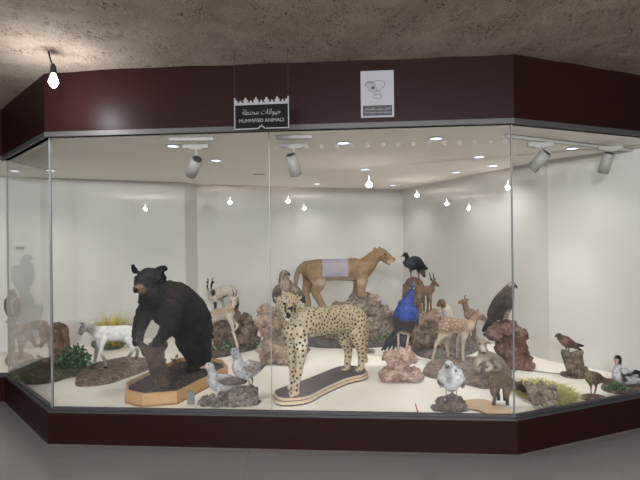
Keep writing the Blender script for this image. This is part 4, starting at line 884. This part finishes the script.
# --- sitting lamb
creature('sitting_lamb', 'pale grey-brown lamb lying down on the right end of the broad mound', 'lamb', 4.3, [
    [(484, 357, 0, 7, .9), (490, 359, .04, 7.6, .9), (497, 362.5, .08, 7, .9), (503, 367, .1, 4.6, .9)], [(485, 357, -.02, 6.4), (483, 351, -.03, 5, .9), (482, 346, -.05, 4.6, .9)],
    [(482, 343, -.05, 5, .9), (482.5, 346, -.09, 4.3, .9), (484, 350, -.13, 3, .9), (484.4, 352.5, -.14, 2.2, .9)], [(478.6, 341, -.04, 1.5, .5), (476.6, 337, -.04, 1.5, .45), (476.2, 334.4, -.04, .8, .4)], [(487, 342, -.03, 1.5, .5), (490.5, 343.5, -.02, 1.3, .45)],
    [(480, 358, -.03, 4.2), (476.5, 363, -.06, 2.7), (475.5, 368, -.1, 2.4), (479, 370, -.13, 2.2)], [(488, 364, -.1, 3), (492, 368, -.14, 2.2), (487, 370.5, -.17, 2)], [(497, 365, -.02, 4), (500, 369.5, -.08, 2.2), (494, 371, -.12, 1.9)]],
    (156, 138, 116), [(483, 350, -.15, (3, 4, 10), (200, 190, 176), .8), (480, 362, 0, (6, 8, 50), (196, 184, 168), .8), (484.6, 353.4, -.17, (1.6, 1.2, 10), (70, 58, 54), .5), (498, 360, 0, (7, 3, 60), (150, 130, 112), .9)], FUR, (489, 368), voxel=.006, smooth_it=2, disp=((.025, .01),), zfoot=ZF+.05, eyes=[(480, 344, -.125, .85), (485, 343.8, -.13, .8)])

# --- brown kid near the front glass
creature('brown_kid', 'dark brown young goat walking on the curved wooden base at the front', 'goat', 3.60, [
    [(495, 381, 0, 7.2, .75), (501, 381, 0, 7.6, .75), (507, 383, 0, 7.2, .75), (511, 384.5, 0, 6.2, .75)], [(509, 383, 0, 6, .75), (515, 386, 0, 4.4, .8), (519, 386.5, 0, 4, .8)], [(518.5, 385.5, 0, 4.1, .85), (522, 388, 0, 3.2, .85), (525.3, 391.5, 0, 1.9, .85)],
    [(518, 383, -.04, 1.3, .5), (514.5, 382.5, -.07, 1.3, .4)], [(520, 382.5, .04, 1.2, .5), (522, 381, .06, 1, .4)],
    [(494, 384, -.03, 5, .7), (493, 392, -.035, 3, .85), (494.6, 398, -.035, 1.9), (493.8, 404, -.035, 1.7), (494, 410, -.035, 2.0)],
    [(497, 385, .06, 4.4, .7), (497, 392, .07, 2.6), (498.6, 397, .07, 1.8), (498.2, 403, .07, 1.8)],
    [(508, 387, -.03, 4.2, .7), (507.4, 395, -.035, 2.4, .9), (507.2, 402, -.035, 1.8), (507.6, 411.5, -.035, 2.1)], [(505.5, 386, .05, 3.6), (505, 395, .06, 2.2), (505, 403, .06, 1.8), (505.5, 405, .06, 1.8)], [(490, 376, 0, 1.8), (488, 380, 0, 1.4)]],
    (116, 92, 68), [(521, 388, 0, (6, 5, 60), (62, 50, 42), .7), (500, 404, 0, (10, 8, 90), (40, 34, 32), .7), (502, 388, 0, (10, 3, 60), (134, 112, 86), .8)], FUR, (501, 408), voxel=.0045, smooth_it=3, zfoot=ZF+.02, eyes=[(521, 386.4, -.028, .8)])

# --- small gazelles at the back
creature('brown_gazelle', 'small brown gazelle standing on the boulder stack behind the peacock', 'gazelle', 5.3, [
    [(419, 292, 0, 5, .7), (424, 291, 0, 5.2, .7), (429, 290.5, 0, 4.8, .7), (431.5, 289, 0, 3.8, .7)], [(430.5, 289, 0, 3.4, .8), (432.5, 285.5, 0, 2.5, .8), (434, 283, 0, 2.3, .8)], [(433.5, 282.5, 0, 2.4, .85), (436.5, 284, 0, 1.8, .85), (438.4, 286, 0, 1.2, .85)],
    [(432, 281, -.04, .9, .5), (430, 279, -.05, .9, .4)], [(435, 280.5, .04, .9, .5), (435.5, 278, .05, .8, .4)],
    [(430, 293, -.04, 2.6, .7), (430.5, 300, -.04, 1.4), (430.8, 306, -.04, 1.1), (431, 312, -.04, 1.2)], [(428, 293, .06, 2.4), (428, 301, .07, 1.3), (427.5, 311, .07, 1.1)], [(419, 294, -.04, 3.4, .7), (419.5, 301, -.04, 1.6), (421, 306, -.04, 1.2), (421, 313, -.04, 1.2)], [(422, 294, .06, 3), (423.5, 301, .07, 1.5), (424, 311, .07, 1.1)]],
    (122, 88, 62), [(424, 296, 0, (10, 2.4, 60), (150, 120, 92), .8)], FUR, (425, 312), voxel=.0065, smooth_it=2, zfoot=ZF, eyes=[(435, 282.6, -.045, .7)], horns=[[(432.6, 280.6, -.02, .8), (430.4, 276.8, -.02, .6), (429.8, 272.6, -.01, .4)], [(434.6, 280.4, .02, .8), (433.6, 277, .02, .6), (433.4, 273.4, .03, .4)]])
creature('brown_headed_goat', 'small white goat with brown head looking left, between the two brown young animals', 'goat', 5.5, [
    [(446, 309, 0, 5, .8), (448, 316, .04, 5.6, .8), (450, 323, .08, 5.6, .9)], [(445.5, 308, 0, 4.4, .8), (443.5, 304.5, 0, 3.4, .8)], [(443, 302.5, 0, 3.6, .85), (440, 303, -.03, 3, .85), (438, 305.6, -.05, 1.9, .85)], [(444, 302.5, -.06, 1.3, .5), (444.6, 306.5, -.08, 1.5, .4)], [(441, 299.5, .05, 1, .5), (439.4, 299.4, .06, .8, .5)],
    [(446, 322, -.05, 2.6), (446, 332, -.05, 1.6), (446, 341, -.05, 1.5)], [(452, 323, .06, 2.6), (452, 332, .06, 1.6), (452, 341, .06, 1.5)]],
    (216, 206, 190), [(441, 303.5, -.03, (5.5, 5, 40), (112, 74, 50), .5)], FUR, (449, 341), voxel=.007, smooth_it=3, zfoot=ZF, eyes=[(440.6, 302, -.09, .7)])
creature('brown_goat', 'brown young goat looking left, standing behind the spotted fawn', 'goat', 5.15, [
    [(468, 314, 0, 5.2, .8), (472, 314, .03, 5.4, .8), (476, 316, .06, 4.6, .8)], [(468, 313, 0, 4.2, .8), (465.6, 307, 0, 3, .8), (464.6, 303, 0, 2.8, .8)], [(465.5, 301.5, 0, 2.9, .85), (462, 301.6, -.02, 2.4, .85), (459, 302.4, -.04, 1.5, .85)], [(466.6, 299.5, -.04, 1, .5), (469, 299.4, -.05, 1, .4)],
    [(469, 317, -.04, 2.8), (469.5, 326, -.04, 1.5), (469.5, 334, -.04, 1.2), (469.5, 344, -.04, 1.3)], [(475, 318, -.02, 3), (474.5, 326, -.02, 1.6), (475, 334, -.02, 1.2), (474.8, 342, -.02, 1.3)], [(473, 318, .1, 2.6), (473, 330, .1, 1.4), (472.5, 340, .1, 1.2)], [(471, 316, .06, 2.6), (467, 326, .06, 1.4), (467, 341, .06, 1.2)]],
    (128, 98, 68), [(471, 306, 0, (3, 3, 40), (110, 80, 56), .8)], FUR, (472, 342), voxel=.0065, smooth_it=3, zfoot=ZF+.05, eyes=[(462.6, 300.8, -.05, .65)], horns=[[(465, 299, 0, .8), (464.8, 296.6, 0, .6), (466.2, 295, 0, .4)]])

# ------------------------------------------------------------------ birds
def legs(pts): return pts
creature('brown_gull', 'white-headed gull with brown wings on the grey boulder, nearer the front glass', 'gull', 3.70, [
    [(213, 378, 0, 7, .85), (217, 382, 0, 8.8, .85), (224, 383.5, .03, 8, .85), (232, 383, .06, 5.4, .85), (240, 382, .1, 3, .8), (246, 381.4, .13, 1.8, .8)], [(213.5, 378, 0, 5.6, .9), (211.6, 371, -.01, 4.1, .9), (209.8, 366.6, -.02, 4.3, .9), (208.2, 366.2, -.03, 3.8, .9)],
    [(219, 377.5, -.07, 4, .5), (226, 380, -.08, 5.6, .45), (236, 381.8, -.03, 4, .5), (245, 382.6, .05, 1.6, .6)], [(222, 377, .1, 4, .5), (232, 379.5, .14, 4, .45), (244, 381, .17, 1.5, .6)],
    [(218.5, 389, -.03, 1.6), (218.5, 394, -.03, .75), (218.6, 400, -.03, .75)], [(218.8, 400.2, -.03, .7), (215.4, 401, -.07, .7)], [(224, 389, .06, 1.6), (224.4, 394, .06, .75), (224, 398, .06, .75)], [(224.2, 398.4, .06, .7), (221, 399.6, .02, .7)]],
    (196, 194, 196), [(232, 381, -.07, (15, 5, 60), (108, 96, 88), .6), (244, 382, .05, (9, 4, 60), (96, 84, 76), .6), (221, 396, 0, (7, 5.4, 60), (150, 140, 128), .5), (221, 375, -.05, (5, 2.4, 40), (176, 172, 174), .7)], MOT if False else FEA, (221, 400), voxel=.0045, smooth_it=3, zfoot=ZF,
    eyes=[(208.6, 365, -.052, .7)], beak=[[(206, 366.8, -.03, 1.7), (203.6, 367.2, -.04, 1.2), (200.6, 367.8, -.05, .6)]], beakmat=plain('beak_pinkish', (168, 140, 122), .4))
creature('speckled_gull', 'taller grey-headed gull with speckled back on the grey boulder, rear of the two', 'gull', 3.84, [
    [(238, 366, 0, 7, .85), (242, 370, 0, 8.8, .85), (249, 371, .03, 7.6, .85), (256, 369, .07, 5, .8), (262, 366, .1, 2.8, .8), (266.5, 363.6, .13, 1.4, .8)], [(238.5, 366, 0, 6, .9), (237, 358, 0, 4.6, .9), (235.2, 352.6, -.01, 4.6, .9), (233.6, 351.4, -.02, 4, .9)],
    [(245, 365, -.07, 4, .5), (252, 367, -.07, 5, .45), (262, 366, .0, 3, .5)], [(249, 363, .1, 4, .5), (258, 365, .13, 3.4, .45), (265, 364, .15, 1.4, .6)],
    [(247, 378, -.03, 1.6), (249, 382, -.03, .75), (248.6, 387, -.03, .75)], [(248.8, 387.4, -.03, .7), (245.4, 388.4, -.07, .7)], [(251.6, 377, .06, 1.6), (252.6, 381, .06, .75), (251.6, 386, .06, .75)], [(251.6, 386.2, .06, .7), (248.6, 387.2, .02, .7)]],
    (184, 184, 188), [(235, 352, 0, (6, 7, 60), (164, 164, 168), .7), (256, 366, 0, (11, 6, 60), (160, 148, 142), .6), (250, 384, 0, (6, 4.5, 60), (144, 130, 118), .5), (265, 364, .1, (4, 3, 60), (130, 118, 112), .6)], MOT, (249, 388), voxel=.0045, smooth_it=3, zfoot=ZF,
    eyes=[(234, 350.8, -.045, .75)], beak=[[(231.4, 352.2, -.02, 1.6), (229.6, 352.8, -.03, 1.1), (227.6, 353.6, -.04, .5)]], beakmat=plain('beak_greyish', (92, 86, 84), .4))
creature('white_gull', 'white gull facing the viewer on the small dark brown rock', 'gull', 3.54, [
    [(450, 371.5, 0, 9, .9), (451, 376.5, .0, 12, .9), (451, 381.5, .02, 11, .9), (451.5, 386, .05, 6.4, .9)], [(449.6, 374, 0, 6.4), (449.2, 368, -.03, 4.4), (449, 364.6, -.05, 4.2), (448.4, 365, -.08, 3.6)],
    [(442.6, 373, .04, 3.6, 1.3), (440.2, 380, .07, 3.2, 1.8), (440.6, 386, .14, 1.4, 1.6)], [(458.6, 372, .04, 3.6, 1.3), (461.6, 380, .07, 3.4, 1.8), (462, 386.6, .14, 1.6, 1.6)], [(452, 384, .12, 4, 1.2), (453, 386, .24, 2.6, 1)],
    [(446.4, 387, 0, 1.6), (446.2, 393, 0, .7), (446, 398.6, 0, .7)], [(446, 398.6, 0, .8), (444.6, 400, -.04, .8)], [(456.4, 387, 0, 1.6), (456.6, 392, 0, .7), (456.8, 397, 0, .7)], [(456.8, 397.2, 0, .8), (456.6, 398.8, -.04, .8)]],
    (222, 224, 230), [(450, 376, -.1, (4, 9, 12), (168, 166, 160), .8), (447, 368.5, -.1, (2.6, 3, 12), (148, 140, 132), .8), (438.5, 383, .05, (3, 4, 60), (150, 134, 126), .7), (463, 384, .05, (3, 4.6, 60), (132, 118, 112), .7), (451, 395, 0, (8, 5, 60), (150, 140, 130), .5), (457, 372, -.08, (1.6, 1.6, 10), (90, 86, 86), .6)], FEA, (451, 397), voxel=.0045, smooth_it=4, zfoot=ZF,
    eyes=[(446, 364.2, -.098, .65), (451.2, 364.2, -.098, .65)], beak=[[(448.2, 366, -.10, 1.5), (447.8, 367, -.13, 1.1), (447.4, 368.2, -.15, .6)]])
creature('brown_hawk', 'brown hawk with hooked beak perched just behind the cheetah head', 'hawk', 4.72, [
    [(284, 281, 0, 6, .9), (286, 288, .0, 9, .85), (288, 295, .02, 9.4, .85), (292, 302, .05, 6.5, .85)], [(283.6, 281, 0, 5, .9), (283.2, 276, 0, 4.3, .9), (284.4, 273.6, 0, 4, .9), (286, 273.6, 0, 3, .9)],
    [(278, 288, -.02, 3.6, .8), (275.2, 294, -.02, 3.4, .9), (276, 301, .02, 3, .8)], [(293, 287, -.02, 4, .7), (298, 293, -.02, 4.6, .6), (302, 298, .0, 3.6, .6), (304, 302, .02, 1.8, .6)], [(289, 303, .02, 3), (289, 310, .02, 2)]],
    (104, 84, 70), [(284, 275, 0, (5, 5, 60), (128, 110, 92), .7), (284, 285, -.08, (5, 6, 16), (146, 124, 102), .8), (294.4, 290, -.08, (3.4, 3, 14), (136, 118, 106), .7), (283, 293.5, -.1, (1.5, 3, 10), (190, 180, 170), .7), (303, 300, 0, (3.5, 5, 60), (62, 52, 48), .7), (277, 296, 0, (3.5, 5, 60), (80, 66, 58), .7)], MOT, (289, 304), voxel=.0065, smooth_it=2, zfoot=ZF,
    eyes=[(285.4, 274, -.036, .8)], beak=[[(287, 273.6, 0, 1.7), (288.8, 274.2, 0, 1.3), (289.2, 276, 0, .6)]], beakmat=plain('beak_black', (40, 36, 34), .35))
creature('perched_hawk', 'small speckled hawk on the thin pale post at the far left', 'hawk', 5.42, [
    [(12, 297, 0, 4.6, .9), (12.2, 303, 0, 6.6, .85), (12.4, 309, .0, 6.4, .85), (13, 315, .03, 4, .8)], [(12, 297, 0, 3.8), (11.4, 292.8, 0, 3.4, .9), (12, 291.4, -.01, 3, .9)], [(7, 300, .0, 2.6, .8), (6.4, 308, .02, 2.4, .8), (8, 315, .04, 1.4, .8)], [(17.6, 300, .0, 2.6, .8), (18.4, 308, .02, 2.6, .8), (17, 316, .04, 1.6, .8)], [(11, 314, 0, 1.4), (11, 319, 0, 1.2)], [(14, 314, 0, 1.4), (14, 319, 0, 1.2)]],
    (150, 130, 106), [(12.4, 304, -.1, (4, 8, 16), (188, 172, 148), .8), (7, 306, 0, (2, 7, 60), (120, 100, 82), .7), (18, 306, 0, (2, 7, 60), (120, 100, 82), .7)], MOT, (12.5, 318), voxel=.007, smooth_it=2, zfoot=ZF, eyes=[(11, 291.6, -.035, .6), (14, 291.6, -.035, .6)], beak=[[(12.6, 293, -.03, 1), (12.8, 295, -.045, .5)]])
creature('dark_guineafowl', 'blue-black long-legged bird standing on the tall stump behind the peacock', 'bird', 5.72, [
    [(407, 263, 0, 4.4, .9), (412, 263.4, 0, 7, .85), (417, 263, 0, 6.6, .85), (422, 266, 0, 3.6, .8), (426, 268.4, 0, 2, .8)], [(409, 262, 0, 3.6), (407, 257, -.02, 2.4), (405.6, 254.6, -.03, 2.4), (404.6, 255, -.03, 2)], [(420, 267, .02, 3.4, .7), (423, 273, .02, 2.6, .7), (424.4, 276.6, .02, 1.4, .7)],
    [(411, 269, -.04, 1.8), (411, 276, -.04, .8), (411, 281, -.04, .8)], [(411, 281.4, -.04, .8), (408.6, 282.2, -.06, .8)], [(418, 269, .04, 1.8), (418.6, 276, .04, .8), (418.4, 281, .04, .8)], [(418.4, 281.4, .04, .8), (416, 282.2, .02, .8)]],
    (34, 34, 40), [(408, 263, -.0, (5, 6, 60), (56, 60, 74), .8), (414, 277, 0, (10, 6, 60), (130, 108, 94), .6), (423, 274, 0, (3, 4, 60), (92, 78, 68), .7)], FEA, (414, 281), voxel=.007, smooth_it=2, zfoot=ZF, eyes=[(405, 254.4, -.055, .6)], beak=[[(403, 255.4, -.03, 1), (401.4, 256.6, -.03, .5)]])
pk = creature('peacock', 'peacock with bright blue breast standing on the pink rock', 'peacock', 4.42, [
    [(406, 305, -.0, 8.4, .8), (405.8, 311, 0, 11, .85), (405.5, 319, .02, 12, .9), (405, 326, .08, 9.5, .9)], [(406, 306, 0, 8.6, .8), (409, 299, 0, 5.6, .85), (411, 293, 0, 3.6, .9), (411.8, 288.6, 0, 2.8, .9), (411.6, 286.6, -.02, 2.9, .9)], 
    [(399.6, 312, .07, 5.4, .9), (397, 319, .1, 4.8, 1), (396, 326, .16, 3, 1)], [(412.6, 312, .07, 5.4, .9), (414.6, 319, .1, 4.4, 1), (416, 324, .16, 2.4, 1)],
    [(397.6, 327, .02, 2.8), (398, 335, .0, 1.4), (398.4, 343, .0, 1.2), (398.2, 350.5, .0, 1.2)], [(398.4, 350.6, 0, 1.1), (396, 352.4, -.05, 1)], [(409, 327, .05, 2.8), (409.4, 333, .05, 1.6), (407.4, 341, .05, 1.2), (407, 349.5, .05, 1.2)], [(407, 349.8, .05, 1.1), (409.4, 352, .0, 1)]],
    (28, 66, 176), [(405, 328, .05, (16, 10, 90), (58, 50, 44), .5), (395, 322, .12, (4, 8, 40), (52, 50, 56), .6), (417, 319, .12, (4, 6, 40), (52, 50, 56), .6), (403, 342, 0, (10, 10, 60), (206, 186, 170), .35), (411.4, 288.4, -.06, (1.6, 2.4, 6), (40, 48, 60), .7), (414, 288, -.04, (1.2, 1.2, 12), (210, 210, 204), .6), (409.4, 288, -.04, (1.2, 1, 12), (210, 210, 204), .6)], VEL, (403, 351), voxel=.0065, smooth_it=4, zfoot=ZF,
    eyes=[(409.8, 286.6, -.045, .6), (413.4, 286.6, -.045, .6)], beak=[[(411.4, 288, -.05, 1.1), (411.2, 289.6, -.08, .6)]])
def feathers(name, root, strands, mat, w=.011):
    m = MB()
    for ch in strands: m.loft(chain3([(a, b, c, d, .35) for a, b, c, d in ch], 4.42, 1, ZF), 6, 5)
    return m.build(name, mat, root, True)
TRN = plain('train_blue_black', (38, 46, 66), .4, .5, var=.6, vs=70)
feathers('tail_train', pk, [[(402+dx*.25, 324, .12, 3.2), (398+dx*.6, 333+abs(dx)*.2, .20, 2.6), (395+dx, 341, .26, 2.0), (392+dx*1.35+random.uniform(-1, 1), 350+random.uniform(-3, 1), .30, 1.0)] for dx in (-7, -5, -3, -1, 1, 3, 5, 7, 9, 11)], TRN)
feathers('crest', pk, [[(411.4, 285, -.01, .35), (410.4+k*.7, 282.6, 0, .3), (409.6+k*1.1, 280.4, .01, .55)] for k in range(4)], TRN)
creature('dark_eagle', 'dark brown eagle looking right on the tall reddish rock', 'eagle', 4.62, [
    [(508, 292, 0, 6.4, .85), (505, 299, 0, 9.4, .8), (501, 306, .0, 10, .8), (496, 313, .02, 7, .8), (491, 320, .04, 4.2, .7), (487, 325, .05, 3, .6), (483.6, 330.6, .06, 2, .6)], [(508.5, 292, 0, 5, .9), (510.4, 287, 0, 4.4, .9), (512, 285.2, 0, 3.8, .9)],
    [(502, 295, -.08, 4.4, .5), (497, 304, -.09, 6, .45), (491.6, 313, -.07, 4.6, .45), (489, 318, -.04, 2, .5)], [(509, 303, .05, 5, .7), (505, 312, .03, 4.6, .7), (500, 318, .03, 3, .6)], [(507, 311, -.02, 3, 1), (507.4, 316, -.02, 1.7, 1), (506.6, 321, -.02, 1.2)], [(507, 321, -.02, 1.2), (509.5, 322.4, -.04, 1)], [(501, 313, .06, 2.6), (501, 321, .06, 1.2)]],
    (70, 60, 56), [(510.5, 284.6, 0, (3, 2.2, 40), (150, 138, 128), .8), (507, 314, -.02, (3, 5, 20), (156, 142, 130), .6), (486, 327, .05, (6, 7, 60), (28, 26, 28), .6), (497, 304, -.08, (7, 10, 30), (62, 54, 52), .7), (511, 295, 0, (3, 5, 40), (92, 80, 74), .8)], MOT, (505, 320), voxel=.006, smooth_it=2, zfoot=ZF,
    eyes=[(512.8, 284.8, -.032, .75)], beak=[[(514.4, 285.4, 0, 1.6), (516.4, 286.4, 0, 1.2), (516.8, 288.4, 0, .5)]])
creature('stump_hawk', 'small brown hawk facing left on the driftwood stump near the right wall', 'hawk', 4.34, [
    [(561, 338, 0, 3.8, .9), (565.4, 341, 0, 5.4, .85), (570, 343.4, .02, 4.6, .8), (575, 345, .03, 3, .7), (580, 345.4, .05, 1.8, .6), (583.6, 346, .06, 1, .6)], [(561, 337.6, 0, 3.2), (559, 335.6, 0, 2.7), (557.8, 335.6, 0, 2.3)], [(570, 345, .0, 2.4, .5), (577, 348, .02, 1.6, .5), (582.6, 351, .04, .9, .5)],
    [(566, 346, -.02, 1.5), (566.4, 349.6, -.02, .8), (566, 353, -.02, .8)], [(568.4, 346, .03, 1.4), (568.8, 349, .03, .8), (568.6, 353, .03, .8)]],
    (108, 84, 66), [(562, 341, -.0, (3.4, 4, 40), (138, 112, 88), .8), (581, 347, .04, (6, 4, 60), (64, 58, 58), .7), (567, 350, 0, (4, 3, 40), (160, 140, 116), .5)], MOT, (566.5, 352), voxel=.005, smooth_it=2, zfoot=ZF, eyes=[(558.4, 335, -.024, .55)], beak=[[(556, 335.8, 0, 1), (555, 336.8, 0, .5)]])
creature('speckled_hen', 'speckled brown hen-like bird on the small round base at the right', 'bird', 3.77, [
    [(587.4, 374, 0, 4.4, .9), (591.6, 377.4, 0, 6.8, .85), (597, 378.4, .02, 6, .8), (602, 379.6, .04, 3.6, .7), (607, 380.6, .06, 2.2, .6), (610.4, 382, .07, 1.2, .6)], [(587.4, 374, 0, 3.6), (585.6, 370.6, 0, 2.7), (585, 368.6, -.01, 2.7), (584.2, 368.8, -.02, 2.3)], [(603, 380, .03, 2.4, .5), (606, 384, .05, 1.6, .5)],
    [(590.6, 383, -.02, 2.2), (591, 388, -.02, .9), (591, 394.4, -.02, .8)], [(591, 394.6, -.02, .7), (588.4, 395.8, -.05, .7)], [(595.4, 383, .04, 2.4), (596, 387, .04, 1.2), (594.8, 393, .04, .8)], [(595, 393.4, .04, .7), (592.4, 394.8, .01, .7)]],
    (120, 100, 74), [(587, 374, 0, (4, 6, 40), (142, 122, 92), .8), (593, 391, 0, (6, 5, 40), (128, 116, 100), .5), (600, 377, 0, (6, 3.4, 40), (96, 78, 58), .8)], MOT, (593, 394), voxel=.0045, smooth_it=2, zfoot=ZF+.022, eyes=[(584.4, 368, -.02, .5)], beak=[[(582.4, 369.2, -.02, .9), (581, 370.2, -.03, .4)]])
creature('black_white_duck', 'white duck with black head and dark wings on the base at the far right', 'duck', 3.94, [
    [(618.4, 372, 0, 6, .9), (620, 375, 0, 8, .85), (627, 376.4, .0, 8.2, .8), (635, 376.6, .0, 7, .8), (642, 375, 0, 4.4, .8), (648, 372.6, 0, 2.2, .8)], [(618.4, 372, 0, 5, .9), (618.4, 365.4, 0, 3.2, .9), (618, 360, 0, 3.4, .9), (617.6, 358.4, -.01, 3.6, .9)], [(625, 371.4, -.08, 3.6, .4), (632, 373, -.09, 4.4, .35), (641, 374, -.05, 2.8, .4)],
    [(622, 382, -.02, 1.8), (622, 387, -.02, 1)], [(632, 382, .03, 1.8), (632, 387, .03, 1)], [(622, 386.6, -.02, 1.2), (619, 387.6, -.06, 1.2)]],
    (214, 212, 214), [(618, 358.5, 0, (4.4, 5.6, 40), (38, 32, 34), .45), (635, 371, -.0, (13, 5.4, 60), (48, 38, 38), .3), (626, 377, -.06, (4, 6, 16), (84, 62, 54), .6), (634, 378, -.08, (6, 4, 14), (206, 202, 202), .5), (646, 374, 0, (6, 6, 60), (44, 38, 38), .5), (627, 387, 0, (9, 3, 40), (110, 80, 60), .5)], FEA, (626, 387), voxel=.0055, smooth_it=3, zfoot=ZF+.03, eyes=[(616, 357.6, -.026, .6)],
    beak=[[(617, 360.4, -.03, 1.8), (616.6, 362.8, -.055, 1.3), (616.4, 365, -.07, .9)]], beakmat=plain('beak_pink_white', (190, 150, 142), .4))
